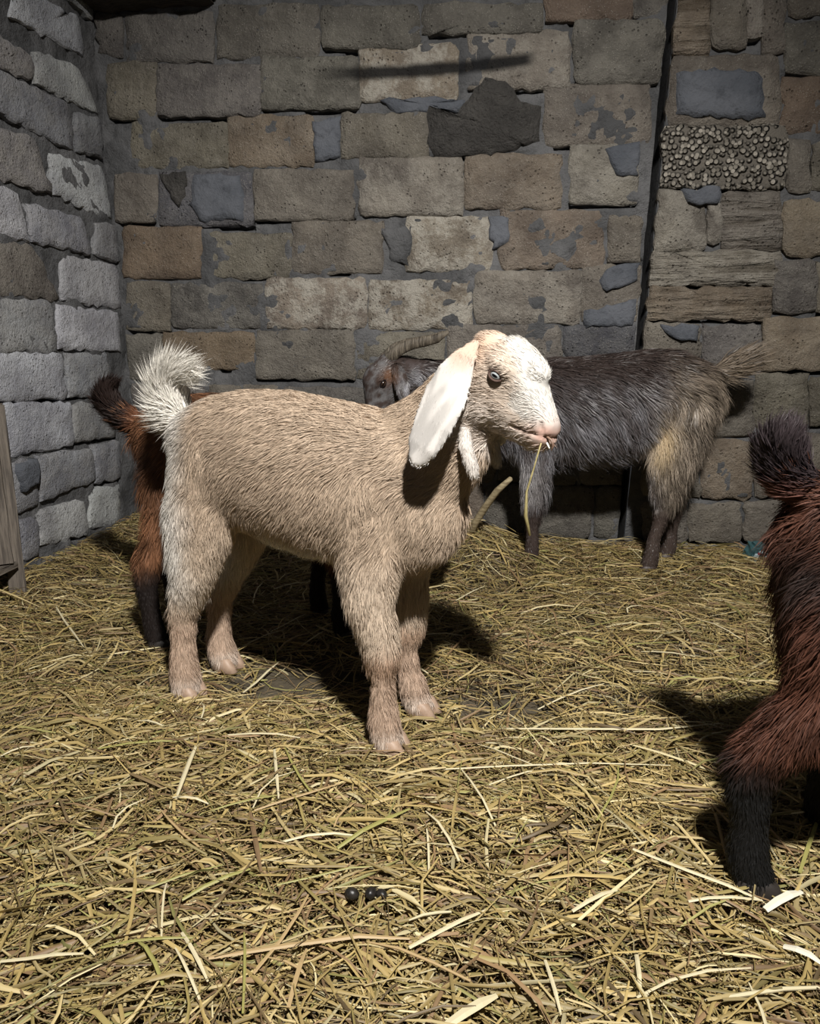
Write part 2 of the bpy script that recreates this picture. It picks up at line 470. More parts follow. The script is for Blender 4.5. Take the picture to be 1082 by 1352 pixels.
def block(quad, tone, mapf, parent, proud, mat, r, jit=0.003):
    c = np.array(quad, float).reshape(4, 2)
    cen = c.mean(0)
    c = c + np.sign(c - cen) * 0.005
    out = []
    for i in range(4):
        a, b = c[i], c[(i + 1) % 4]
        L = np.linalg.norm(b - a)
        e = (b - a) / (L + 1e-9)
        nrm = np.array([e[1], -e[0]])
        n = max(2, int(L / 0.026))
        for k in range(n):
            t = k / n
            p = a + (b - a) * t + nrm * r.normal(0, jit)
            if k == 0:
                p = p + (cen - p) / np.linalg.norm(cen - p) * r.uniform(0.001, 0.010)
            out.append(p)
    out = np.array(out)
    n = len(out)
    tilt = r.normal(0, 0.010, 2)
    def dep(p, base, amp):
        return base + (p - cen) @ tilt + r.normal(0, amp, len(p))
    def inset(d):
        v = cen - out
        L = np.linalg.norm(v, axis=1, keepdims=True)
        return out + v / L * np.minimum(d, L * 0.8)
    rings = [(out, np.full(n, -0.02)), (out, dep(out, proud - 0.006, 0.0012)), (inset(0.006), dep(inset(0.006), proud, 0.0010)),
             (inset(0.045), dep(inset(0.045), proud + 0.0015, 0.0012))]
    V = [mapf(p[0], p[1], d) for ps, ds in rings for p, d in zip(ps, ds)]
    V.append(mapf(cen[0], cen[1], proud + r.normal(0, 0.002)))
    F = []
    for k in range(3):
        for i in range(n):
            j = (i + 1) % n
            F.append((k * n + i, k * n + j, (k + 1) * n + j, (k + 1) * n + i))
    for i in range(n):
        F.append((3 * n + i, 3 * n + (i + 1) % n, 4 * n))
    me = mesh_np('block', V, F)
    sm = np.zeros(len(me.polygons), bool); sm[2 * n:] = True
    me.polygons.foreach_set('use_smooth', sm)
    o = link('block', me, parent, mat)
    col, lime = TONES[tone]
    k = r.uniform(0.88, 1.12)
    o.color = (col[0] * k, col[1] * k * r.uniform(0.98, 1.02), col[2] * k * r.uniform(0.95, 1.05), lime)
    return o

def mortar_sheet(name, na, nz, afun, z0, z1, mapf, blocks, mat, r, amp=0.017, base=0.001):
    """a rough mortar surface; some bed joints under blocks are raked out"""
    zz = np.linspace(z0, z1, nz)
    tt = np.linspace(0, 1, na)
    T, Z = np.meshgrid(tt, zz)
    Aa = afun(T, Z)
    P = np.stack([Aa.ravel(), Z.ravel(), np.zeros(Aa.size)], 1)
    d = base + (vnoise(P, 9) - 0.5) * amp + (vnoise(P, 35) - 0.5) * amp * 0.8 + (vnoise(P, 80, 9.3) - 0.5) * amp * 0.4
    for q in blocks:
        if r.random() < 0.55:
            c = np.array(q[:8]).reshape(4, 2)
            (ax, az), (bx, bz) = c[3], c[2]
            lo, hi = min(ax, bx), max(ax, bx)
            a, b = sorted(r.uniform(lo, hi, 2)) if r.random() < 0.4 else (lo, hi)
            u = np.clip((P[:, 0] - ax) / (bx - ax + 1e-9), 0, 1)
            zl = az + (bz - az) * u
            m = (P[:, 0] > a) & (P[:, 0] < b) & (P[:, 1] < zl + 0.006) & (P[:, 1] > zl - r.uniform(0.009, 0.016))
            d = np.where(m, -0.045, d)
    V = np.array([mapf(a, z, k) for a, z, k in zip(P[:, 0], P[:, 1], d)])
    i = np.arange(na - 1)[None, :] + np.arange(nz - 1)[:, None] * na
    i = i.ravel()
    F = np.stack([i, i + 1, i + na + 1, i + na], 1)
    return tag(link(name, mesh_np(name, V, F, smooth=True), None, mat), kind='structure')

def backf(a, z, d): return (a, 2.622 - d, z)
def pierf(a, z, d): return (a, 2.587 - d, z)
def leftf(a, z, d): return (-1.522 + d, a, z)

r1 = np.random.default_rng(11)
def rows(a0, a1, bounds, tones, pitch=0.39):
    out = []
    for z0, z1 in bounds:
        a = a0 - r1.uniform(0, 0.3)
        while a < a1:
            w = pitch * r1.uniform(0.75, 1.1)
            x0, x1 = max(a, a0), min(a + w - 0.018, a1)
            if x1 - x0 > 0.05:
                s = r1.uniform(-0.006, 0.006, 4)
                out.append((x0, z1 + s[0], x1, z1 + s[1], x1, z0 + s[2], x0, z0 + s[3], tones[int(r1.integers(len(tones)))]))
            a += w
    return out

BACK_ALL = BACK + rows(-1.50, 0.445, [(0.455, 0.605), (0.255, 0.435), (0.04, 0.235)], 'ttgdw') + rows(-1.5, 0.46, [(1.94, 2.10), (2.12, 2.28)], 'dgt')
PIER_ALL = PIER + rows(1.14, 1.95, [(0.05, 0.21), (0.24, 0.45), (0.48, 0.66), (0.69, 0.85), (0.88, 1.04), (1.06, 1.23), (1.25, 1.42), (1.45, 1.60), (1.63, 1.80)], 'ttgw') \
    + rows(0.49, 1.95, [(1.92, 2.08), (2.10, 2.28)], 'dgt')
LEFT_ALL = LEFT + rows(0.2, 1.84, [(0.09, 0.24), (0.26, 0.42), (0.44, 0.59), (0.61, 0.745), (0.76, 0.90), (0.92, 1.06), (1.09, 1.23), (1.26, 1.40), (1.42, 1.55), (1.57, 1.70)], 'WWgtw') \
    + rows(0.2, 2.6, [(1.90, 2.06), (2.08, 2.26)], 'gtW')

def clipq(q, lo=None, hi=None):
    q = list(q)
    for i in range(0, 8, 2):
        if hi is not None:
            q[i] = min(q[i], wall_edge(q[i + 1]) + hi)
        if lo is not None:
            q[i] = max(q[i], wall_edge(q[i + 1]) + lo)
    return tuple(q)
BACK_ALL = [clipq(q, hi=-0.004) for q in BACK_ALL]
PIER_ALL = [clipq(q, lo=0.026) for q in PIER_ALL]
BACK_ALL = [tuple(max(v, -1.505) if (i % 2 == 0 and i < 8) else v for i, v in enumerate(q)) for q in BACK_ALL]

wall_back = mortar_sheet('wall_back', 200, 210, lambda T, Z: -1.62 + T * (wall_edge(Z) + 1.62), -0.02, 2.32, backf, BACK_ALL, M_mortar, r1)
wall_right = mortar_sheet('wall_right', 130, 190, lambda T, Z: wall_edge(Z) + 0.022 + T * (2.0 - wall_edge(Z) - 0.022), -0.02, 2.32, pierf, PIER_ALL, M_mortar, r1)
wall_left = mortar_sheet('wall_left', 210, 190, lambda T, Z: 2.66 - T * 2.5, -0.02, 2.32, leftf, LEFT_ALL, M_mortar, r1)
for q in BACK_ALL:
    if q[8] == 'm':
        continue
    block(q[:8], q[8], backf, wall_back, r1.uniform(0.005, 0.014), M_stone, r1)
for i, q in enumerate(PIER_ALL):
    mt = M_pebble if q[8] == 'P' else M_slant if i == 13 else M_strata if i in (0, 15, 16) else M_stone
    block(q[:8], q[8], pierf, wall_right, r1.uniform(0.008, 0.020), mt, r1, 0.004)
for q in LEFT_ALL:
    block(q[:8], {'g': 'G', 't': 'T', 'w': 'V', 'b': 'B'}.get(q[8], q[8]), leftf, wall_left, r1.uniform(0.007, 0.018), M_stone, r1, 0.004)

# the side of the pier and the dark slot beside it
V = [(wall_edge(-0.02) + 0.022, 2.60, -0.02), (wall_edge(-0.02) + 0.022, 2.80, -0.02), (wall_edge(2.32) + 0.022, 2.80, 2.32), (wall_edge(2.32) + 0.022, 2.60, 2.32),
     (wall_edge(-0.02), 2.635, -0.02), (wall_edge(-0.02), 2.80, -0.02), (wall_edge(2.32), 2.80, 2.32), (wall_edge(2.32), 2.635, 2.32)]
link('joint', mesh_np('joint', V, [(0, 1, 2, 3), (4, 7, 6, 5), (1, 5, 6, 2)]), wall_right, M_mortar)

def patch(outline, mapf, parent, mat, depth, r):
    """an irregular smear of mortar over the blocks"""
    c = np.array(outline, float)
    pts = []
    for i in range(len(c)):
        a, b = c[i], c[(i + 1) % len(c)]
        n = max(2, int(np.linalg.norm(b - a) / 0.02))
        for k in range(n):
            pts.append(a + (b - a) * k / n + r.normal(0, 0.004, 2))
    pts = np.array(pts)
    cen = pts.mean(0)
    n = len(pts)
    V = [mapf(p[0], p[1], 0.0) for p in pts]
    for k, dd in ((0.06, depth), (0.3, depth + 0.003), (0.65, depth + 0.003)):
        V += [mapf(*(p + (cen - p) * k), dd + r.normal(0, 0.0015)) for p in pts]
    V.append(mapf(*cen, depth + 0.003))
    F = []
    for k in range(3):
        F += [(k * n + i, k * n + (i + 1) % n, (k + 1) * n + (i + 1) % n, (k + 1) * n + i) for i in range(n)]
    F += [(3 * n + i, 3 * n + (i + 1) % n, 4 * n) for i in range(n)]
    return link('mortar_patch', mesh_np('mortar_patch', V, F, smooth=True), parent, mat)

for ol, mp, par, mt, dp in PATCHES:
    patch(ol, {'b': backf, 'p': pierf, 'l': leftf}[mp], {'b': wall_back, 'p': wall_right, 'l': wall_left}[mp],
          {'d': M_mortar_dark, 'b': M_mortar_blue, 'm': M_mortar}[mt], dp, r1)

# old timber laid on top of the corner
def box_mesh(name, x0, x1, y0, y1, z0, z1, bev=0.006, seg=6, r=None):
    import bmesh
    bm = bmesh.new()
    bmesh.ops.create_cube(bm, size=1)
    for v in bm.verts:
        v.co = (x0 + (v.co.x + 0.5) * (x1 - x0), y0 + (v.co.y + 0.5) * (y1 - y0), z0 + (v.co.z + 0.5) * (z1 - z0))
    bmesh.ops.bevel(bm, geom=bm.edges[:], offset=bev, segments=2, affect='EDGES')
    if r is not None:
        L = max(x1 - x0, y1 - y0, z1 - z0)
        bmesh.ops.subdivide_edges(bm, edges=[e for e in bm.edges if e.calc_length() > L * 0.6], cuts=seg)
        for v in bm.verts:
            v.co += Vector(r.normal(0, bev * 0.35, 3))
    me = bpy.data.meshes.new(name)
    bm.to_mesh(me)
    bm.free()
    return me
beam = link('ceiling_beam', box_mesh('ceiling_beam', -1.50, -1.05, 2.47, 2.64, 1.915, 2.05, 0.014, 8, r1), None, M_beam)
beam.rotation_euler = (0, 0, 0)
tag(beam, 'dark old timber beam high in the corner above the stone blocks', 'beam')

# board leaning on the left wall
def plank(name, p0, p1, w, t, mat, parent):
    p0, p1 = Vector(p0), Vector(p1)
    L = (p1 - p0).length
    o = link(name, box_mesh(name, -w / 2, w / 2, -t / 2, t / 2, 0, L, 0.003, 5, r1), parent, mat)
    o.rotation_euler = (p1 - p0).to_track_quat('Z', 'Y').to_euler()
    o.location = p0
    return o
fr = bpy.data.objects.new('wooden_frame', None)
COL.objects.link(fr)
tag(fr, 'weathered wooden frame of planks leaning on the pale bluish stone wall', 'frame')
plank('upright', (-1.40, 1.705, 0.05), (-1.475, 1.815, 0.60), 0.045, 0.025, M_wood, fr)
plank('board', (-1.418, 1.655, 0.16), (-1.485, 1.745, 0.60), 0.09, 0.018, M_wood, fr)
plank('upright', (-1.40, 1.44, 0.05), (-1.475, 1.55, 0.60), 0.05, 0.025, M_wood, fr)
plank('board', (-1.418, 1.555, 0.16), (-1.485, 1.645, 0.60), 0.09, 0.018, M_wood, fr)
plank('crosspiece', (-1.408, 1.705, 0.15), (-1.408, 1.44, 0.15), 0.045, 0.02, M_wood, fr)

# ---------------------------------------------------------------- floor and straw
def floor_h(x, y):
    h = 0.055 * sstep(-1.15, -1.5, x)
    h = h + 0.12 * np.exp(-((x + 0.14) / 0.20) ** 2 - ((y - 2.33) / 0.20) ** 2)
    h = h + 0.015 * sstep(2.0, 2.5, y)
    h = h + 0.018 * np.exp(-((x - 0.35) / 0.35) ** 2 - ((y - 1.75) / 0.3) ** 2)
    P = np.stack([x, y, np.zeros_like(x)], -1).reshape(-1, 3)
    return h + ((vnoise(P, 5) - 0.5) * 0.014 + (vnoise(P, 16) - 0.5) * 0.007).reshape(np.shape(x))
def bare(x, y):
    """1 where the animals have trodden the straw away"""
    b = np.exp(-((x + 0.47) / 0.24) ** 2 - ((y - 1.40) / 0.13) ** 2)
    b = np.maximum(b, 0.9 * np.exp(-((x - 0.0) / 0.17) ** 2 - ((y - 1.33) / 0.11) ** 2))
    b = np.maximum(b, 0.7 * np.exp(-((x + 0.25) / 0.20) ** 2 - ((y - 1.27) / 0.08) ** 2))
    return b
def thick(x, y):
    return 0.030 * (1 - 0.85 * bare(x, y)) * (1 - 0.55 * np.exp(-((x + 0.43) / 0.4) ** 2 - ((y - 1.3) / 0.22) ** 2))

xs = np.linspace(-1.6, 2.0, 190)
ys = np.linspace(-0.3, 2.70, 160)
X, Y = np.meshgrid(xs, ys)
V = np.stack([X.ravel(), Y.ravel(), floor_h(X, Y).ravel() - 0.004], 1)
i = (np.arange(189)[None, :] + np.arange(159)[:, None] * 190).ravel()
floor = tag(link('floor', mesh_np('floor', V, np.stack([i, i + 1, i + 191, i + 190], 1), smooth=True), None, M_dirt), kind='structure')

STRAWC = np.array([(0.38, 0.285, 0.115), (0.31, 0.23, 0.09), (0.44, 0.35, 0.17), (0.25, 0.20, 0.075), (0.24, 0.155, 0.08),
                   (0.52, 0.45, 0.26), (0.17, 0.12, 0.06), (0.27, 0.25, 0.09)])
STRAWP = np.array([0.22, 0.18, 0.17, 0.10, 0.15, 0.06, 0.08, 0.04])

def straw_mesh(name, cx, cy, lift, ang, L, W, col, r, bend=0.38, tilt=None):
    """V-section blades of four rows each"""
    n = len(cx)
    s = np.linspace(-0.5, 0.5, 4)
    b = r.normal(0, bend, n)
    A = ang[:, None] + b[:, None] * s[None, :] * 2
    dx, dy = np.cos(A), np.sin(A)
    step = L[:, None] / 3
    px = np.concatenate([np.zeros((n, 1)), np.cumsum((dx[:, :-1] + dx[:, 1:]) / 2 * step, 1)], 1)
    py = np.concatenate([np.zeros((n, 1)), np.cumsum((dy[:, :-1] + dy[:, 1:]) / 2 * step, 1)], 1)
    px += (cx - px.mean(1))[:, None]
    py += (cy - py.mean(1))[:, None]
    px = np.clip(px, -1.49, 1.98)
    py = np.minimum(py, 2.565)
    if tilt is None:
        tilt = r.normal(0, 0.11, n)
    arch = np.abs(r.normal(0, 0.10, n)) * L
    z = floor_h(px, py) + lift[:, None] + tilt[:, None] * L[:, None] * s[None, :] * 1.0 + arch[:, None] * (0.25 - s[None, :] ** 2) * 2
    z = np.maximum(z, floor_h(px, py) - 0.002)
    P = np.stack([px, py, z], 2)
    T = np.stack([dx, dy, np.zeros_like(dx)], 2)
    S = np.stack([-dy, dx, np.zeros_like(dx)], 2)
    roll = r.normal(0, 0.7, n)
    U = np.zeros_like(S); U[..., 2] = 1
    Sr = S * np.cos(roll)[:, None, None] + U * np.sin(roll)[:, None, None]
    Ur = U * np.cos(roll)[:, None, None] - S * np.sin(roll)[:, None, None]
    wprof = np.array([0.75, 1.0, 1.0, 0.45])
    hw = W[:, None] * 0.5 * wprof[None, :]
    a = P - Sr * hw[..., None]
    m = P + Ur * (hw * 0.55)[..., None]
    c = P + Sr * hw[..., None]
    V = np.stack([a, m, c], 2)  # n,4,3,3
    base = (np.arange(n) * 12)[:, None, None]
    q = []
    for k in range(3):
        for j in range(2):
            q.append([k * 3 + j, k * 3 + j + 1, k * 3 + 4 + j, k * 3 + 3 + j])
    F = (base + np.array(q)[None]).reshape(-1, 4)
    C = np.repeat(col, 12, 0)
    return mesh_np(name, V.reshape(-1, 3), F, C)

def scatter(n, x0, x1, y0, y1, r, wmin, wmax, lmin, lmax, keep=0.06):
    x = r.uniform(x0, x1, n)
    y = r.uniform(y0, y1, n)
    k = r.random(n) > bare(x, y) * (1 - keep)
    x, y = x[k], y[k]
    n = len(x)
    lift = r.random(n) ** 0.8 * thick(x, y) + 0.001
    ang = r.uniform(0, 2 * pi, n)
    ang = np.where(r.random(n) < 0.35, r.normal(0.1, 0.5, n), ang)
    L = lmin + (lmax - lmin) * r.random(n) ** 1.8
    W = wmin + (wmax - wmin) * r.random(n) ** 2.2
    col = STRAWC[r.choice(len(STRAWC), n, p=STRAWP)] * r.uniform(0.55, 1.3, (n, 1))
    return x, y, lift, ang, L, W, col

r2 = np.random.default_rng(21)
parts = [scatter(21000, -0.95, 0.85, 0.42, 1.30, r2, 0.0018, 0.0068, 0.03, 0.17),
         scatter(24000, -1.50, 1.30, 1.20, 2.57, r2, 0.0018, 0.0058, 0.04, 0.18),
         scatter(5000, -1.5, -0.85, 0.1, 1.25, r2, 0.0014, 0.004, 0.03, 0.15),
         scatter(6000, 0.8, 1.95, 0.1, 2.5, r2, 0.0014, 0.004, 0.03, 0.15),
         scatter(9000, -1.5, 1.9, -0.25, 0.45, r2, 0.0018, 0.006, 0.03, 0.17),
         scatter(9000, -0.95, 0.9, 0.42, 2.55, r2, 0.0008, 0.0016, 0.01, 0.06, 0.5)]
cat = [np.concatenate(k) for k in zip(*parts)]
bed = link('straw_bedding', straw_mesh('straw_bedding', *cat, r2), None, M_straw)
tag(bed, 'golden straw bedding strewn thickly over the barn floor', 'straw', kind='stuff')

# single stems that stand out on top of the bedding
PALE = (0.62, 0.55, 0.36); TAN = (0.42, 0.30, 0.15); GREEN = (0.30, 0.28, 0.09)
def stem(pts, W, col, lift=0.034, tilt=0.0, cz=None):
    p = np.array(pts, float)
    if len(p) == 2:
        p = np.array([p[0], p[0] * 0.67 + p[1] * 0.33, p[0] * 0.33 + p[1] * 0.67, p[1]])
    elif len(p) == 3:
        p = np.array([p[0], (p[0] + p[1] * 2) / 3, (p[1] * 2 + p[2]) / 3, p[2]])
    z = floor_h(p[:, 0], p[:, 1]) + thick(p[:, 0], p[:, 1]) + 0.004 + np.array([0.0, 0.005, 0.006, 0.001])
    P = np.column_stack([p, z])
    T = norm(np.gradient(P, axis=0))
    S = norm(np.cross(T, (0, 0, 1)))
    U = np.cross(S, T)
    V, F = [], []
    for k in range(4):
        hw = W / 2 * (0.8, 1, 1, 0.5)[k]
        for a in range(5):
            th = pi * 2 * a / 5
            V.append(P[k] + S[k] * hw * cos(th) + U[k] * hw * 0.5 * sin(th))
    for k in range(3):
        F += [(k * 5 + a, k * 5 + (a + 1) % 5, k * 5 + 5 + (a + 1) % 5, k * 5 + 5 + a) for a in range(5)]
    F += [tuple(range(4, -1, -1)), tuple(range(15, 20))]
    return mesh_np('straw_stem', V, F, np.tile(np.array(col), (20, 1)))

for pts, W, c, lab in STEMS:
    tag(link('straw_stem', stem(pts, W, c), None, M_straw), lab, 'straw', 'single stems on top of the straw bedding')
LOOSE = {'p': 'loose pale straw stem lying on the bedding', 't': 'loose brownish straw stem lying on the bedding', 'g': 'loose greenish hay stem lying on the bedding'}
for k in range(70):
    x, y = r2.uniform(-0.75, 0.75), 0.62 + 1.7 * r2.random() ** 1.6
    if abs(x) > 0.52 * y + 0.15:
        x *= 0.5
    if bare(np.array([x]), np.array([y]))[0] > 0.5:
        continue
    a, L = r2.uniform(0, pi), r2.uniform(0.06, 0.17)
    d = np.array([cos(a), sin(a)]) * L / 2
    cc = 'pptg'[int(r2.integers(4))]
    mid = np.array([x, y]) + r2.normal(0, 0.008, 2)
    tag(link('straw_stem', stem([np.array([x, y]) - d, mid, np.array([x, y]) + d], r2.uniform(0.003, 0.0055), {'p': PALE, 't': TAN, 'g': GREEN}[cc]), None, M_straw),
        LOOSE[cc], 'straw', 'single stems on top of the straw bedding')

# ---------------------------------------------------------------- goats
def loft(rings, nseg=22, power=2.0):
    """rings of (centre, half-axis 1, half-axis 2); closed with domed ends"""
    V, F = [], []
    C = [np.array(c, float) for c, a, b in rings]
    for c, a, b in rings:
        a, b = np.array(a, float), np.array(b, float)
        for k in range(nseg):
            t = 2 * pi * k / nseg
            ct, st = cos(t), sin(t)
            ct = math.copysign(abs(ct) ** (2 / power), ct)
            st = math.copysign(abs(st) ** (2 / power), st)
            V.append(np.array(c, float) + a * ct + b * st)
    m = len(rings)
    for i in range(m - 1):
        for k in range(nseg):
            j = (k + 1) % nseg
            F.append((i * nseg + k, i * nseg + j, (i + 1) * nseg + j, (i + 1) * nseg + k))
    def dome(i, i2, flip):
        d = norm(C[i] - C[i2])
        rr = min(np.linalg.norm(rings[i][1]), np.linalg.norm(rings[i][2]))
        V.append(C[i] + d * rr * 0.6)
        t = len(V) - 1
        for k in range(nseg):
            j = (k + 1) % nseg
            f = (i * nseg + k, i * nseg + j, t)
            F.append(f[::-1] if not flip else f)
    dome(0, 1, False)
    dome(m - 1, m - 2, True)
    return V, F

def ellipsoid(c, ax):
    """ax: three half-axis vectors"""
    c = np.array(c, float)
    ax = [np.array(a, float) for a in ax]
    V, F = [], []
    n, m = 16, 9
    for i in range(1, m):
        ph = pi * i / m
        for k in range(n):
            th = 2 * pi * k / n
            V.append(c + ax[0] * sin(ph) * cos(th) + ax[1] * sin(ph) * sin(th) + ax[2] * cos(ph))
    V.append(c + ax[2]); V.append(c - ax[2])
    t, b = len(V) - 2, len(V) - 1
    for i in range(m - 2):
        for k in range(n):
            j = (k + 1) % n
            F.append((i * n + k, (i + 1) * n + k, (i + 1) * n + j, i * n + j))
    for k in range(n):
        j = (k + 1) % n
        F.append((t, k, j))
        F.append((b, (m - 2) * n + j, (m - 2) * n + k))
    return V, F

def remeshed(prims, voxel, smooth=11):
    V, F = [], []
    for v, f in prims:
        o = len(V)
        V += [tuple(p) for p in v]
        F += [tuple(i + o for i in g) for g in f]
    me = bpy.data.meshes.new('tmp')
    me.from_pydata(V, [], F)
    me.update()
    ob = bpy.data.objects.new('tmp', me)
    COL.objects.link(ob)
    md = ob.modifiers.new('r', 'REMESH')
    md.mode = 'VOXEL'
    md.voxel_size = voxel
    sm = ob.modifiers.new('s', 'SMOOTH')
    sm.factor = 0.5
    sm.iterations = smooth
    dg = bpy.context.evaluated_depsgraph_get()
    ev = ob.evaluated_get(dg)
    out = bpy.data.meshes.new_from_object(ev)
    bpy.data.objects.remove(ob)
    bpy.data.meshes.remove(me)
    n = len(out.vertices)
    co = np.empty(n * 3, np.float32)
    out.vertices.foreach_get('co', co)
    out.calc_loop_triangles()
    tr = np.empty(len(out.loop_triangles) * 3, np.int32)
    out.loop_triangles.foreach_get('vertices', tr)
    bpy.data.meshes.remove(out)
    return co.reshape(-1, 3).astype(float), tr.reshape(-1, 3)

class HeadFrame:
    def __init__(self, origin, yaw, pitch, scale=1.0):
        self.o = np.array(origin, float)
        y, p = radians(yaw), radians(pitch)
        self.f = np.array([cos(y) * cos(p), sin(y) * cos(p), sin(p)])   # towards the nose
        self.v = np.array([-sin(y), cos(y), 0])                          # the animal's left
        self.t = np.cross(self.f, self.v)                                # up out of the forehead
        self.k = scale
    def __call__(self, s, t, v):
        return self.o + (self.f * s + self.t * t + self.v * v) * self.k
    def inv(self, P):
        q = (P - self.o) / self.k
        return q @ self.f, q @ self.t, q @ self.v

def vert_normals(V, T):
    fn = np.cross(V[T[:, 1]] - V[T[:, 0]], V[T[:, 2]] - V[T[:, 0]])
    N = np.zeros_like(V)
    for k in range(3):
        np.add.at(N, T[:, k], fn)
    return norm(N)

def strands(V, T, N, n, r, flowf, colorf, width, seg=2, keepf=None):
    """fur as tapering ribbons rooted on a surface"""
    A = np.linalg.norm(np.cross(V[T[:, 1]] - V[T[:, 0]], V[T[:, 2]] - V[T[:, 0]]), axis=1)
    t = r.choice(len(T), n, p=A / A.sum())
    u, w = r.random(n), r.random(n)
    fl = u + w > 1
    u[fl], w[fl] = 1 - u[fl], 1 - w[fl]
    a, b, c = T[t, 0], T[t, 1], T[t, 2]
    P = V[a] + (V[b] - V[a]) * u[:, None] + (V[c] - V[a]) * w[:, None]
    Nn = norm(N[a] * (1 - u - w)[:, None] + N[b] * u[:, None] + N[c] * w[:, None])
    if keepf is not None:
        k = keepf(P)
        k = r.random(len(P)) < k
        P, Nn = P[k], Nn[k]
    n = len(P)
    D, L, lift, wd = flowf(P, Nn)
    # locks: neighbouring hairs lean the same way
    lock = np.stack([vnoise(P, 48, 1.7), vnoise(P, 48, 7.1), vnoise(P, 48, 13.9)], 1) - 0.5
    wav = np.stack([vnoise(P, 13, 3.7), vnoise(P, 13, 9.1), vnoise(P, 13, 17.9)], 1) - 0.5
    D = D + lock * 0.6 + wav * 0.6 + r.normal(0, 0.14, (n, 3))
    D = D - Nn * np.sum(D * Nn, 1, keepdims=True)
    D = norm(D)
    L = L * r.uniform(0.55, 1.15, n) * (0.75 + 0.5 * vnoise(P, 30, 4.4))
    lift = np.clip(lift * r.uniform(0.5, 1.5, n), 0.03, 1.5)
    side = norm(np.cross(D, Nn))
    rol = r.normal(0, 0.6, n)[:, None]
    side = side * np.cos(rol) + Nn * np.sin(rol)
    d1 = norm(D + Nn * lift[:, None])
    d2 = norm(D + Nn * (lift * 0.45)[:, None] + np.array([0, 0, -0.12]))
    root = P - Nn * 0.0006
    mid = root + d1 * (L * 0.5)[:, None]
    tip = mid + d2 * (L * 0.5)[:, None]
    hw = (width * wd * r.uniform(0.7, 1.3, n) * 0.5)[:, None]
    VV = np.stack([root - side * hw, root + side * hw, mid - side * hw * 0.8, mid + side * hw * 0.8, tip], 1)
    base = (np.arange(n) * 5)[:, None, None]
    F = (base + np.array([[0, 1, 3], [0, 3, 2], [2, 3, 4]])[None]).reshape(-1, 3)
    C = colorf(P, Nn) * r.normal(1, 0.13, (n, 1)).clip(0.55, 1.5)
    return VV.reshape(-1, 3), F, np.repeat(C, 5, 0)

def sphere_mesh(name, rad, n=20, m=12):
    V, F = ellipsoid((0, 0, 0), ((rad, 0, 0), (0, rad, 0), (0, 0, rad)))
    return mesh_np(name, np.array(V), F, smooth=True)

HEAD = [(-0.060, -0.002, 0.042, 0.040), (-0.025, 0.003, 0.072, 0.054), (0.025, 0.014, 0.088, 0.060), (0.065, 0.018, 0.080, 0.052),
        (0.105, 0.005, 0.061, 0.041), (0.145, -0.005, 0.041, 0.034), (0.170, -0.009, 0.028, 0.027)]

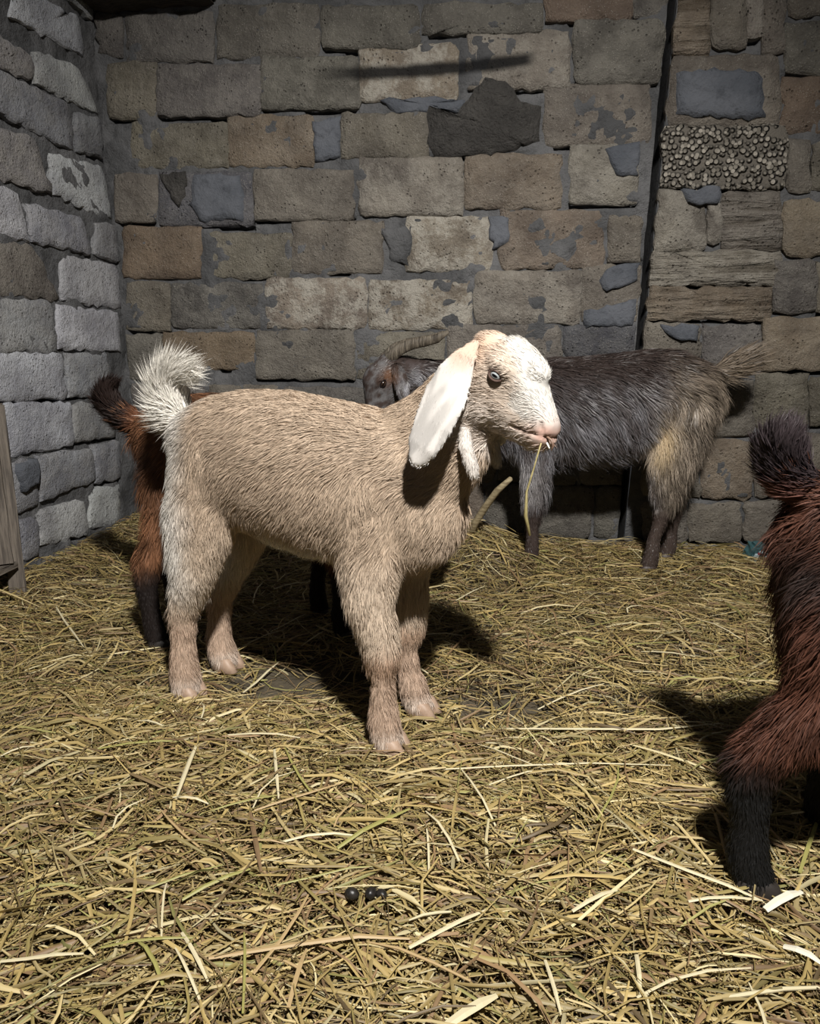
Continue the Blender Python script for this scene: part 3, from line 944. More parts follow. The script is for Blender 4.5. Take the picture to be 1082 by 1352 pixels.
def build_goat(name, label, loc, heading, trunk, neck, hf, legs, tail, colorf, fur, ears, eye_mat, horns=None, wattles=(), hoof_col=(0.12, 0.09, 0.07),
               n=60000, voxel=0.0055, seed=1, fur_mat=None, width=0.0016, roman=1.0, tail_fur=(0.06, 0.9, 8000), tail_colorf=None, nose_col=(0.45, 0.28, 0.23), ear_col=None,
               group=None, ear_fur=0.010):
    r = np.random.default_rng(seed)
    root = bpy.data.objects.new(name, None)
    root.empty_display_size = 0.1
    COL.objects.link(root)
    root.location = loc
    root.rotation_euler = (0, 0, radians(heading))
    tag(root, label, 'goat', group)
    prims = []
    anch = []  # position, direction, length, lift, width factor
    # trunk: x, top, bottom, half-width
    prims.append(loft([((x, y, (zt + zb) / 2), (0, hw, 0), (0, 0, (zt - zb) / 2)) for x, zt, zb, hw, y in trunk], power=2.25))
    x0, x1 = trunk[0][0], trunk[-1][0]
    for x, zt, zb, hw, y in trunk:
        u = (x - x0) / (x1 - x0)
        anch.append(((x, y, zt), (-1, 0, -0.25), fur['top'], 0.22, 1))
        for s in (-1, 1):
            anch.append(((x, y + s * hw, zt * 0.72 + zb * 0.28), (-1, 0, -0.55), fur['side'], 0.25, 1))
            anch.append(((x, y + s * hw * 0.95, zt * 0.35 + zb * 0.65), (-0.75, 0, -1.0), fur['side'], 0.25, 1))
        anch.append(((x, y, zb), (-0.5, 0, -1), fur['belly'], 0.8, 1))
    xr, ztr, zbr = trunk[0][0], trunk[0][1], trunk[0][2]
    anch.append(((xr - 0.03, 0, (ztr + zbr) / 2), (-0.2, 0, -1), fur['rump'], 0.6, 1.1))
    # neck
    nr = []
    for i, (c, hh, hw) in enumerate(neck):
        c0 = np.array(neck[max(i - 1, 0)][0], float); c1 = np.array(neck[min(i + 1, len(neck) - 1)][0], float)
        d = norm(c1 - c0)
        lat = norm(np.cross((0, 0, 1), d))
        up = np.cross(d, lat)
        nr.append((c, lat * hw, up * hh))
        cc = np.array(c, float)
        for v in (lat * hw, -lat * hw):
            anch.append((cc + v, -d + np.array([0, 0, -0.6]), fur['neck'], 0.22, 1))
        anch.append((cc + up * hh, -d, fur['neck'], 0.25, 1))
        anch.append((cc - up * hh, -d + np.array([0, 0, -0.8]), fur['chest'], 0.4, 1))
    prims.append(loft(nr))
    # head
    hr = []
    for s, t, hh, hw in HEAD:
        hr.append((hf(s, t, 0), hf.v * hw * hf.k, hf.t * hh * hf.k))
        for v in (hw, -hw):
            anch.append((hf(s, t, v), -hf.f * 1.0 - hf.t * 0.35, fur['head'], 0.15, 0.75))
        anch.append((hf(s, t + hh, 0), -hf.f, fur['head'], 0.12, 0.75))
        anch.append((hf(s, t - hh, 0), -hf.f, fur['head'] * 1.4, 0.25, 0.8))
    prims.append(loft(hr, power=2.2))
    k = hf.k
    def E(s, t, v, a, b, c):
        return ellipsoid(hf(s, t, v), (hf.f * a * k, hf.t * b * k, hf.v * c * k))
    for sg in (-1, 1):
        prims.append(E(0.044, 0.056, sg * 0.043, 0.030, 0.017, 0.018))    # brow
        prims.append(E(0.030, -0.028, sg * 0.034, 0.046, 0.040, 0.022))   # cheek
        prims.append(E(0.152, -0.002, sg * 0.014, 0.022, 0.021, 0.015))   # nostril wing
        prims.append(E(0.135, -0.018, sg * 0.014, 0.032, 0.016, 0.016))   # lip
    prims.append(E(0.060, 0.066 * roman, 0, 0.055, 0.032, 0.030))         # arched nose bridge
    prims.append(E(0.138, -0.036, 0, 0.030, 0.015, 0.021))                # chin
    prims.append(E(-0.005, 0.060, 0, 0.045, 0.028, 0.040))                # poll
    # legs: rings (x, y, z, rx, ry) from the body down
    for lg in legs:
        prims.append(loft([((x, y, z), (rx, 0, 0), (0, ry, 0)) for x, y, z, rx, ry in lg]))
        for i, (x, y, z, rx, ry) in enumerate(lg):
            hgt = i / (len(lg) - 1)
            L = fur['leg_top'] * (1 - sstep(0.25, 0.62, hgt)) + fur['leg'] * sstep(0.25, 0.62, hgt)
            hind = x < 0
            for dx, dy in ((rx, 0), (-rx, 0), (0, ry), (0, -ry)):
                back = (dx < 0) and z > 0.16
                LL = L * (1.5 if back else 1) if hind else L * (1.2 if back else 1)
                anch.append(((x + dx, y + dy, z), (-0.15 if back else 0, 0, -1), LL, 0.5 if back else 0.28, 1))
    # tail
    tp = np.array([p[:3] for p in tail], float)
    tr_ = []
    for i, p in enumerate(tail):
        d = norm(tp[min(i + 1, len(tp) - 1)] - tp[max(i - 1, 0)])
        lat = np.array([0, 1.0, 0]); lat = norm(lat - d * (lat @ d))
        tr_.append((tp[i], lat * p[3] * 1.15, np.cross(d, lat) * p[3]))
        anch.append((tp[i], d, tail_fur[0], tail_fur[1], 1.2))
    prims.append(loft(tr_))
    V, T = remeshed(prims, voxel)
    # ease the joins of limbs and trunk
    s, t, v = hf.inv(V)
    w = (1 - ((s > -0.05) & (s < 0.25) & (np.abs(t) < 0.12) & (np.abs(v) < 0.09))) * sstep(0.26, 0.36, V[:, 2]) * (np.sqrt(((V[:, None, :] - tp[None, 1:]) ** 2).sum(2)).min(1) > 0.05)
    e = np.concatenate([T[:, [0, 1]], T[:, [1, 2]], T[:, [2, 0]]])
    cnt = np.bincount(e[:, 0], minlength=len(V)) + np.bincount(e[:, 1], minlength=len(V))
    for _ in range(28):
        S = np.stack([np.bincount(e[:, 0], V[e[:, 1], q], len(V)) + np.bincount(e[:, 1], V[e[:, 0], q], len(V)) for q in range(3)], 1) / cnt[:, None]
        V = V + (S - V) * (0.6 * w)[:, None]
    N = vert_normals(V, T)
    # sculpt the muzzle: nostrils, mouth line, eye sockets
    s, t, v = hf.inv(V)
    av = np.abs(v)
    d = np.zeros(len(V))
    d -= 0.0070 * np.exp(-((s - 0.160) / 0.0065) ** 2 - ((t - 0.006 + (s - 0.16) * 0.9) / 0.0042) ** 2) * (av > 0.007)
    ml = -0.018 + (s - 0.12) * 0.25
    d -= 0.0050 * np.exp(-((t - ml) / 0.0036) ** 2) * sstep(0.104, 0.120, s)
    d -= 0.004 * np.exp(-((s - 0.050) / 0.016) ** 2 - ((t - 0.041) / 0.012) ** 2) * (av > 0.02)
    d -= 0.004 * np.exp(-((s - 0.085) / 0.030) ** 2 - ((t - 0.018) / 0.018) ** 2) * (av > 0.015)
    inhead = (s > 0.0) & (s < 0.22) & (np.abs(t) < 0.13) & (av < 0.09)
    V = V + N * (d * inhead * k)[:, None]
    N = vert_normals(V, T)
    # eyes sit on the surface
    eyes = []
    s, t, v = hf.inv(V)
    for sg in (-1, 1):
        m = (np.abs(s - 0.048) < 0.010) & (np.abs(t - 0.042) < 0.010) & (v * sg > 0)
        vm = np.max(v[m] * sg) if m.any() else 0.05
        eyes.append((hf(0.048, 0.042, sg * (vm - 0.0080)), sg))
    AP = np.array([a[0] for a in anch], float)
    AD = norm(np.array([a[1] for a in anch], float))
    AV = np.array([a[2:] for a in anch], float)
    def flow(P, Nn):
        D = np.zeros_like(P); K = np.zeros((len(P), 3))
        for i in range(0, len(P), 20000):
            q = P[i:i + 20000]
            w = 1 / (((q[:, None, :] - AP[None]) ** 2).sum(2) + 1e-4) ** 2.2
            w /= w.sum(1, keepdims=True)
            D[i:i + 20000] = w @ AD
            K[i:i + 20000] = w @ AV
        return D, K[:, 0], K[:, 1], K[:, 2]
    def col(P, Nn):
        c = colorf(P, Nn, hf)
        s, t, v = hf.inv(P)
        nose = np.exp(-((s - 0.168) / 0.020) ** 2 - ((t + 0.002) / 0.020) ** 2)
        nose = np.maximum(nose, 0.5 * np.exp(-((t - (-0.018 + (s - 0.12) * 0.25)) / 0.005) ** 2) * sstep(0.104, 0.125, s) * (s < 0.2))
        lid = np.zeros(len(P))
        for e, sg in eyes:
            lid = np.maximum(lid, sstep(0.019 * k, 0.011 * k, np.linalg.norm(P - e, axis=1)))
        c = mixc(c, nose_col, np.clip(nose * 1.2, 0, 1))
        return mixc(c, np.array(nose_col) * 0.6, lid * 0.4)
    body = link('body', mesh_np('body', V, T, col(V, N), smooth=True), root, M_skin)
    def keep(P):
        s, t, v = hf.inv(P)
        kp = np.ones(len(P))
        for e, sg in eyes:
            kp *= np.linalg.norm(P - e, axis=1) > 0.0125 * k
        kp *= 1 - (np.exp(-((s - 0.170) / 0.018) ** 2 - ((t + 0.000) / 0.016) ** 2) > 0.35)
        dt = np.sqrt(((P[:, None, :] - tp[None, 1:]) ** 2).sum(2)).min(1)
        return kp * (dt > 0.030)
    Vf, Ff, Cf = strands(V, T, N, n, r, flow, col, width, keepf=keep)
    coat = link('coat', mesh_np('coat', Vf, Ff, Cf), body, fur_mat or M_fur)
    tag(coat, kind='stuff')
    # tail hair
    tcf = tail_colorf or col
    def tkeep(P):
        return (np.sqrt(((P[:, None, :] - tp[None, 1:]) ** 2).sum(2)).min(1) < 0.036) * 1.0
    tm = tkeep(V)[T].min(1) > 0
    def tflow(P, Nn):
        D, L, li, w = flow(P, Nn)
        return D, np.full(len(P), tail_fur[0]) * r.uniform(0.6, 1.2, len(P)), li, w * 1.1
    if tm.any():
        Vt, Ft, Ct = strands(V, T[tm], N, tail_fur[2], r, tflow, tcf, width)
        tag(link('tail_hair', mesh_np('tail_hair', Vt, Ft, Ct), body, fur_mat or M_fur), kind='stuff')
    # eyes with lids
    for e, sg in eyes:
        o = link('eye', sphere_mesh('eye', 0.0112 * k), root, eye_mat)
        o.location = e
        yv = norm(hf.v * sg + hf.f * 0.22)
        xv = norm(hf.f - yv * (hf.f @ yv))
        zv = np.cross(xv, yv)
        o.rotation_euler = Matrix((xv, yv, zv)).transposed().to_euler()
        LV, LF = [], []
        nn, mm = 22, 6
        for i in range(nn):
            th = 2 * pi * i / nn
            p = np.array([cos(th) * 0.0118, 0, sin(th) * 0.0070])
            p[1] = math.sqrt(max(0.0116 ** 2 - p[0] ** 2 * 0.72 - p[2] ** 2, 0)) + 0.0
            rad = 0.0024 if sin(th) > 0 else 0.0014
            od = norm(np.array([p[0], 0, p[2]]))
            for j in range(mm):
                ph = 2 * pi * j / mm
                LV.append((p + od * (cos(ph) * rad + rad * 0.5) + np.array([0, 1, 0]) * sin(ph) * rad) * k)
        for i in range(nn):
            for j in range(mm):
                i2, j2 = (i + 1) % nn, (j + 1) % mm
                LF.append((i * mm + j, i2 * mm + j, i2 * mm + j2, i * mm + j2))
        LV = np.array(LV)
        lc = np.tile(np.array(nose_col) * 0.20, (len(LV), 1))
        l = link('eyelid', mesh_np('eyelid', LV, LF, lc, smooth=True), o, M_skin)
    # ears: rings (centre, half-width vector, thickness vector)
    ecol = ear_col if ear_col is not None else None
    for er in ears:
        EV, ET = remeshed([loft(er)], 0.004, 4)
        EN = vert_normals(EV, ET)
        ec = np.array([c for c, a, b in er], float)
        def ecf(P, Nn):
            c = colorf(P, Nn, hf) if ecol is None else np.tile(np.array(ecol, float), (len(P), 1))
            if ecol is not None:
                e0 = norm(ec[-1] - ec[0])
                Q = P - e0 * (P @ e0)[:, None] * 0.85
                c = c * (0.72 + 0.36 * sstep(0.32, 0.55, vnoise(Q, 95, 3.3)))[:, None] * np.array([1, 0.99, 0.985])
                w = sstep(0.080, 0.035, np.linalg.norm(P - ec[0], axis=1) + (vnoise(P, 60) - 0.5) * 0.02)
                c = mixc(c, colorf(ec[0][None], Nn[:1], hf) * 0.9, w * 0.85)
            return c
        eo = link('ear', mesh_np('ear', EV, ET, ecf(EV, EN), smooth=True), root, M_skin)
        ed = norm(ec[-1] - ec[0])
        def ef(P, Nn):
            m = len(P)
            return np.tile(ed, (m, 1)), np.full(m, ear_fur), np.full(m, 0.12), np.full(m, 0.7)
        ev, efc, ecc = strands(EV, ET, EN, 5000, r, ef, ecf, width)
        tag(link('ear_hair', mesh_np('ear_hair', ev, efc, ecc), eo, fur_mat or M_fur), kind='stuff')
    for w in wattles:
        WV, WT = remeshed([loft(w)], 0.003, 4)
        WN = vert_normals(WV, WT)
        wc = lambda P, Nn: np.tile(np.array((0.55, 0.51, 0.47)), (len(P), 1))
        wo = link('wattle', mesh_np('wattle', WV, WT, wc(WV, WN), smooth=True), root, M_skin)
        wf = lambda P, Nn: (np.tile((0.1, 0, -1.0), (len(P), 1)), np.full(len(P), 0.011), np.full(len(P), 0.2), np.full(len(P), 0.8))
        a, b, c = strands(WV, WT, WN, 1500, r, wf, wc, width)
        tag(link('wattle_hair', mesh_np('wattle_hair', a, b, c), wo, fur_mat or M_fur), kind='stuff')
    for h in (horns or ()):
        HV, HT = loft(h, 16)
        link('horn', mesh_np('horn', np.array(HV), HT, smooth=True), root, M_horn)
    # cloven hooves
    for lg in legs:
        x, y, z, rx, ry = lg[-1]
        ho = bpy.data.objects.new('hoof', None)
        ho = None
        HV, HF = [], []
        for sg in (-1, 1):
            w = ry * 0.50
            cy = y + sg * w * 1.02
            a = loft([((x + 0.002, cy, 0.032), (rx * 0.80, 0, 0), (0, w * 0.85, 0)), ((x + 0.006, cy, 0.016), (rx * 1.02, 0, 0), (0, w * 0.98, 0)),
                      ((x + 0.011, cy, 0.002), (rx * 1.15, 0, 0), (0, w, 0)), ((x + 0.011, cy, -0.001), (rx * 1.08, 0, 0), (0, w * 0.9, 0))], 14, 2.6)
            o = len(HV)
            HV += a[0]
            HF += [tuple(i + o for i in f) for f in a[1]]
        link('hoof', mesh_np('hoof', np.array(HV), HF, np.tile(np.array(hoof_col), (len(HV), 1)), smooth=True), root, M_hoof)
    return root

M_horn = mat_plain('horn_keratin', (0.050, 0.040, 0.030), (0.20, 0.17, 0.13), 6, 0.55, 0.010, (22, 2, 2))
M_hoof = mat_attr('hoof_keratin', 0.5, 0.4, 0.4)

def leg_dup(rings, y, ry_scale=1.0):
    return [(x, y * w, z, rx, ry * ry_scale) for x, w, z, rx, ry in rings]

def hang_ear(hf, sg, L, drop, W=0.030, fwd=0.0, out=0.25):
    """a pendulous ear hanging from the side of the poll"""
    base = hf(-0.028, 0.040, sg * 0.052)
    lat = hf.v * sg
    d = norm(np.array([0, 0, -1.0]) * drop + lat * out + hf.f * fwd)
    ac = norm(hf.f - d * (hf.f @ d))
    th = np.cross(d, ac)
    out_ = []
    for u, w, bow in ((0.0, 0.45, 0), (0.15, 0.75, 0.008), (0.42, 1.0, 0.014), (0.72, 0.86, 0.012), (0.93, 0.48, 0.006), (1.0, 0.22, 0.002)):
        out_.append((base + d * L * u + lat * bow, ac * W * w, th * (0.0075 - 0.003 * u)))
    return out_

# ---- the cream goat
hfA = HeadFrame((0.412, -0.012, 0.712), -18, -30, 0.93)
trunkA = [(-0.262, 0.600, 0.480, 0.055, 0), (-0.232, 0.640, 0.430, 0.088, 0), (-0.17, 0.668, 0.405, 0.112, 0), (-0.09, 0.680, 0.395, 0.122, 0), (0.0, 0.680, 0.372, 0.132, 0),
          (0.09, 0.668, 0.364, 0.132, 0), (0.17, 0.658, 0.362, 0.120, 0), (0.24, 0.646, 0.355, 0.105, 0), (0.30, 0.620, 0.358, 0.088, 0), (0.345, 0.570, 0.39, 0.062, 0), (0.368, 0.52, 0.43, 0.035, 0)]
neckA = [((0.235, 0, 0.525), 0.125, 0.082), ((0.300, 0, 0.575), 0.112, 0.064), ((0.350, -0.005, 0.630), 0.092, 0.053), ((0.390, -0.010, 0.690), 0.072, 0.052)]
legsA = [
    [(0.225, -0.055, 0.53, 0.060, 0.038), (0.225, -0.064, 0.46, 0.068, 0.044), (0.222, -0.074, 0.37, 0.058, 0.044), (0.224, -0.080, 0.30, 0.042, 0.038), (0.240, -0.078, 0.235, 0.035, 0.033), (0.246, -0.077, 0.20, 0.032, 0.031),
     (0.246, -0.076, 0.155, 0.021, 0.022), (0.246, -0.076, 0.11, 0.021, 0.022), (0.247, -0.076, 0.065, 0.028, 0.028), (0.251, -0.076, 0.038, 0.029, 0.029), (0.257, -0.076, 0.022, 0.030, 0.030)],
    [(0.225, 0.055, 0.53, 0.060, 0.038), (0.225, 0.064, 0.46, 0.068, 0.044), (0.226, 0.074, 0.37, 0.056, 0.044), (0.229, 0.078, 0.30, 0.040, 0.036), (0.233, 0.076, 0.23, 0.034, 0.032), (0.232, 0.075, 0.19, 0.030, 0.030),
     (0.226, 0.075, 0.145, 0.021, 0.022), (0.230, 0.075, 0.10, 0.021, 0.022), (0.240, 0.075, 0.062, 0.028, 0.028), (0.248, 0.075, 0.038, 0.029, 0.029), (0.256, 0.075, 0.022, 0.030, 0.030)],
    [(-0.150, -0.050, 0.58, 0.080, 0.042), (-0.155, -0.058, 0.51, 0.098, 0.054), (-0.165, -0.068, 0.44, 0.094, 0.054), (-0.180, -0.076, 0.36, 0.072, 0.046), (-0.198, -0.080, 0.29, 0.048, 0.038), (-0.222, -0.078, 0.235, 0.036, 0.030),
     (-0.240, -0.076, 0.195, 0.028, 0.026), (-0.248, -0.075, 0.14, 0.023, 0.023), (-0.252, -0.075, 0.09, 0.027, 0.027), (-0.252, -0.075, 0.05, 0.031, 0.030), (-0.250, -0.075, 0.024, 0.031, 0.031)],
    [(-0.150, 0.050, 0.58, 0.080, 0.042), (-0.155, 0.058, 0.51, 0.098, 0.054), (-0.160, 0.068, 0.44, 0.090, 0.054), (-0.175, 0.074, 0.36, 0.068, 0.046), (-0.205, 0.076, 0.29, 0.046, 0.036), (-0.240, 0.072, 0.225, 0.034, 0.030),
     (-0.262, 0.071, 0.18, 0.028, 0.026), (-0.270, 0.070, 0.13, 0.023, 0.023), (-0.276, 0.070, 0.085, 0.027, 0.027), (-0.270, 0.070, 0.048, 0.030, 0.030), (-0.262, 0.070, 0.024, 0.031, 0.031)]]
tailA = [(-0.245, 0, 0.585, 0.030), (-0.280, 0, 0.608, 0.026), (-0.300, 0, 0.645, 0.024), (-0.303, 0, 0.678, 0.022), (-0.288, 0, 0.702, 0.018), (-0.262, 0, 0.706, 0.012)]
def earA(sg):
    if sg < 0:
        pts = [((0.412, -0.052, 0.776), 0.008), ((0.402, -0.074, 0.755), 0.020), ((0.390, -0.090, 0.728), 0.031), ((0.378, -0.104, 0.692), 0.041), ((0.364, -0.118, 0.650), 0.042), ((0.351, -0.130, 0.612), 0.033), ((0.343, -0.137, 0.589), 0.020), ((0.340, -0.138, 0.580), 0.010)]
        ax = np.array([0.90, -0.10, -0.38])
        return [(np.array(c) + np.array([0, -0.004 * sin(i * 1.7), 0]), norm(ax + np.array([0, 0.22 * sin(i * 1.1), 0])) * w, np.array([0.08, 1.0, -0.15]) * 0.0050) for i, (c, w) in enumerate(pts)]
    return hang_ear(hfA, 1, 0.19, 1.0, 0.036, -0.25, 0.30)
wattA = [[((0.392, -0.052, 0.635), (0.010, 0, 0), (0, 0.010, 0)), ((0.398, -0.060, 0.605), (0.012, 0, 0), (0, 0.011, 0)), ((0.408, -0.062, 0.575), (0.012, 0, 0), (0, 0.011, 0)), ((0.414, -0.062, 0.556), (0.009, 0, 0), (0, 0.009, 0))],
         [((0.405, 0.036, 0.635), (0.010, 0, 0), (0, 0.010, 0)), ((0.410, 0.044, 0.605), (0.012, 0, 0), (0, 0.011, 0)), ((0.416, 0.046, 0.575), (0.012, 0, 0), (0, 0.011, 0)), ((0.420, 0.046, 0.558), (0.009, 0, 0), (0, 0.009, 0))]]
def colA(P, Nn, hf):
    x, y, z = P.T
    nz = vnoise(P, 14) - 0.5
    tan, white, cream, pink = np.array((0.42, 0.325, 0.240)), np.array((0.70, 0.675, 0.63)), np.array((0.58, 0.475, 0.37)), np.array((0.46, 0.315, 0.23))
    c = np.tile(tan, (len(P), 1))
    c = mixc(c, cream, sstep(0.45, 0.33, z + nz * 0.06) * 0.75)
    c = mixc(c, pink, sstep(0.24, 0.17, z + nz * 0.05) * 0.65)
    c = mixc(c, np.array((0.36, 0.22, 0.14)), np.exp(-((z - 0.20) / 0.022) ** 2) * (x > 0.1) * 0.6)
    c = mixc(c, white, sstep(0.07, 0.03, z) * 0.35)
    rear = sstep(-0.140, -0.225, x + nz * 0.05) * sstep(0.22, 0.30, z) + sstep(-0.262, -0.285, x) * sstep(0.4, 0.45, z)
    c = mixc(c, white, np.clip(rear, 0, 1) * 0.85)
    bel = sstep(0.425, 0.385, z + nz * 0.03) * sstep(0.34, 0.35, z) * sstep(0.16, 0.10, x) * sstep(-0.07, -0.03, x)
    c = mixc(c, white, bel * 0.9)
    s, t, v = hf.inv(P)
    inh = sstep(-0.065, -0.02, s + nz * 0.03) * sstep(-0.115, -0.09, t) * sstep(0.085, 0.070, np.abs(v))
    face = np.tile(np.array((0.50, 0.415, 0.34)), (len(P), 1))
    face = mixc(face, (0.54, 0.47, 0.41), sstep(0.01, -0.03, t))
    blaze = sstep(0.034, 0.016, np.abs(v) + nz * 0.018 - s * 0.10) * sstep(-0.02, 0.02, t) * sstep(-0.02, 0.02, s)
    face = mixc(face, white * 0.80, np.maximum(blaze, sstep(0.085, 0.10, s) * sstep(0.02, 0.03, t + 0.02) * 0.8))
    face = mixc(face, (0.48, 0.32, 0.22), np.exp(-((s + 0.015) / 0.03) ** 2 - ((t - 0.055) / 0.035) ** 2) * 0.8)
    return mixc(c, face, inh)
furA = dict(top=0.026, side=0.026, belly=0.030, rump=0.045, neck=0.024, chest=0.030, head=0.014, leg_top=0.032, leg=0.025)
E_pale = mat_eye('pale_eye', (0.36, 0.385, 0.39), ball=(0.10, 0.07, 0.06))
E_dark = mat_eye('dark_eye', (0.05, 0.03, 0.02), ball=(0.05, 0.04, 0.035))
goatA = build_goat('goat', 'cream and white goat with long white drooping ears and throat wattles', (-0.43, 1.31, 0.004), -16.6, trunkA, neckA, hfA, legsA, tailA, colA, furA,
                   [earA(-1), earA(1)], E_pale, wattles=wattA, hoof_col=(0.42, 0.30, 0.22), n=170000, voxel=0.0042, seed=5, width=0.0013, tail_fur=(0.062, 0.75, 7000),
                   tail_colorf=lambda P, Nn: mixc(np.tile((0.72, 0.69, 0.63), (len(P), 1)), (0.52, 0.40, 0.29), sstep(0.62, 0.58, P[:, 2]) * 0.3),
                   ear_col=(0.52, 0.50, 0.475), nose_col=(0.42, 0.27, 0.22), ear_fur=0.008)

# ---- the dark horned goat by the wall
hfB = HeadFrame((0.700, 0.135, 0.655), 28, -58, 0.95)
trunkB = [(-0.325, 0.655, 0.520, 0.060, 0), (-0.290, 0.700, 0.460, 0.100, 0), (-0.20, 0.738, 0.420, 0.128, 0), (-0.10, 0.738, 0.392, 0.140, 0), (0.02, 0.722, 0.378, 0.148, 0), (0.12, 0.714, 0.375, 0.148, 0),
          (0.22, 0.710, 0.375, 0.135, 0), (0.31, 0.690, 0.385, 0.112, 0), (0.37, 0.650, 0.42, 0.085, 0), (0.40, 0.60, 0.47, 0.05, 0)]
neckB = [((0.27, 0, 0.570), 0.125, 0.090), ((0.40, 0.015, 0.600), 0.098, 0.072), ((0.52, 0.055, 0.625), 0.075, 0.058), ((0.62, 0.100, 0.650), 0.062, 0.050), ((0.69, 0.130, 0.665), 0.055, 0.046)]
foreB = [(0.24, 1, 0.50, 0.075, 0.050), (0.238, 1.05, 0.40, 0.055, 0.046), (0.238, 1.05, 0.31, 0.040, 0.036), (0.240, 1.0, 0.25, 0.034, 0.031), (0.240, 1, 0.20, 0.027, 0.026),
         (0.238, 1, 0.14, 0.020, 0.021), (0.236, 1, 0.08, 0.023, 0.024), (0.240, 1, 0.045, 0.026, 0.026), (0.244, 1, 0.024, 0.027, 0.027)]
hindB = [(-0.20, 0.9, 0.56, 0.110, 0.062), (-0.205, 1.0, 0.47, 0.095, 0.056), (-0.205, 1.05, 0.38, 0.072, 0.048), (-0.222, 1.05, 0.30, 0.045, 0.036), (-0.240, 1.0, 0.24, 0.033, 0.028),
         (-0.245, 1, 0.18, 0.022, 0.022), (-0.238, 1, 0.12, 0.020, 0.020), (-0.236, 1, 0.07, 0.024, 0.024), (-0.230, 1, 0.024, 0.028, 0.027)]
hindB1 = [(x - 0.015 * sstep(0.5, 0.1, z), w, z, a, b) for x, w, z, a, b in hindB]
hindB2 = [(x + 0.075 * sstep(0.5, 0.1, z), w, z, a, b) for x, w, z, a, b in hindB]
legsB = [leg_dup(foreB, 0.075), leg_dup(foreB, -0.075), leg_dup(hindB2, 0.072), leg_dup(hindB1, -0.072)]
tailB = [(-0.30, 0, 0.655, 0.026), (-0.345, 0, 0.672, 0.021), (-0.385, 0, 0.690, 0.017), (-0.415, 0, 0.705, 0.012)]
def colB(P, Nn, hf):
    x, y, z = P.T
    fine = vnoise(P * np.array([1, 1, 0.35]), 75, 2.0)
    nz = vnoise(P, 12) - 0.5
    dark, grey, tan, brown = np.array((0.050, 0.036, 0.032)), np.array((0.25, 0.245, 0.265)), np.array((0.36, 0.29, 0.215)), np.array((0.050, 0.035, 0.030))
    g = sstep(0.70, 0.50, z + nz * 0.10) * (0.25 + 0.75 * sstep(0.40, 0.62, fine)) * 0.85
    c = mixc(np.tile(dark, (len(P), 1)), grey, g)
    ra = sstep(-0.08, -0.20, x + nz * 0.10)
    c = mixc(c, mixc(np.tile(tan * 0.45, (len(P), 1)), tan, sstep(0.40, 0.62, fine)), ra * sstep(0.76, 0.60, z) * 0.8)
    c = mixc(c, (0.60, 0.46, 0.28), np.exp(-((x + 0.155) / 0.032) ** 2 - ((z - 0.47) / 0.07) ** 2) * 0.9)
    c = mixc(c, (0.42, 0.40, 0.40), sstep(0.18, 0.26, x) * sstep(0.44, 0.36, z) * sstep(0.22, 0.27, z) * (0.4 + 0.5 * fine))
    c = mixc(c, brown, sstep(0.27, 0.20, z + nz * 0.04) * 0.95)
    s, t, v = hf.inv(P)
    inh = sstep(-0.06, -0.02, s) * (x > 0.6)
    face = mixc(np.tile(brown, (len(P), 1)), (0.17, 0.17, 0.175), sstep(0.30, 0.75, 0.6 * vnoise(P, 70, 5) + 0.4 * vnoise(P, 190, 8)) * 0.75)
    face = mixc(face, (0.12, 0.058, 0.030), np.exp(-((s - 0.02) / 0.03) ** 2 - ((t - 0.040) / 0.022) ** 2))
    c = mixc(c, face, inh)
    pale = np.exp(-((x - 0.62) / 0.05) ** 2 - ((z - 0.63) / 0.035) ** 2)
    return mixc(c, (0.42, 0.42, 0.46), pale * 0.8 * sstep(0.35, 0.6, fine))
furB = dict(top=0.045, side=0.058, belly=0.070, rump=0.060, neck=0.045, chest=0.085, head=0.011, leg_top=0.060, leg=0.012)
def hornB(sg):
    out = []
    b = hfB(-0.050, 0.055, sg * 0.026)
    path = [(0.01, 0, -0.012), (-0.025, 0.0, 0.020), (-0.065, 0.004, 0.036), (-0.105, 0.012, 0.043), (-0.145, 0.022, 0.052), (-0.180, 0.032, 0.072)]
    path = [np.array(b) + np.array((px, py * sg + (0 if sg > 0 else -0.005), pz)) for px, py, pz in path]
    for i, p in enumerate(path):
        d = norm(path[min(i + 1, 5)] - path[max(i - 1, 0)])
        a = norm(np.cross(d, (0, 1, 0)))
        w = (0.020, 0.019, 0.017, 0.016, 0.014, 0.006)[i]
        out.append((p, a * w, np.array([0, 1.0, 0]) * w * 0.62))
    return out
goatB = build_goat('goat', 'dark brown and grey shaggy goat with swept-back horns along the stone wall', (0.34, 2.36, 0.012), 180, trunkB, neckB, hfB, legsB, tailB, colB, furB,
                   [hang_ear(hfB, 1, 0.13, 1.0, 0.026, -0.2, 0.35), hang_ear(hfB, -1, 0.13, 1.0, 0.026, -0.2, 0.35)], E_dark, horns=[hornB(1), hornB(-1)], hoof_col=(0.05, 0.035, 0.03),
                   n=80000, voxel=0.0055, seed=9, fur_mat=M_gloss, width=0.0019, roman=0.75, tail_fur=(0.085, 0.55, 3000),
                   tail_colorf=lambda P, Nn: np.tile((0.20, 0.16, 0.12), (len(P), 1)) * (0.4 + 1.2 * vnoise(P, 90)[:, None]), nose_col=(0.06, 0.04, 0.04), ear_fur=0.016)

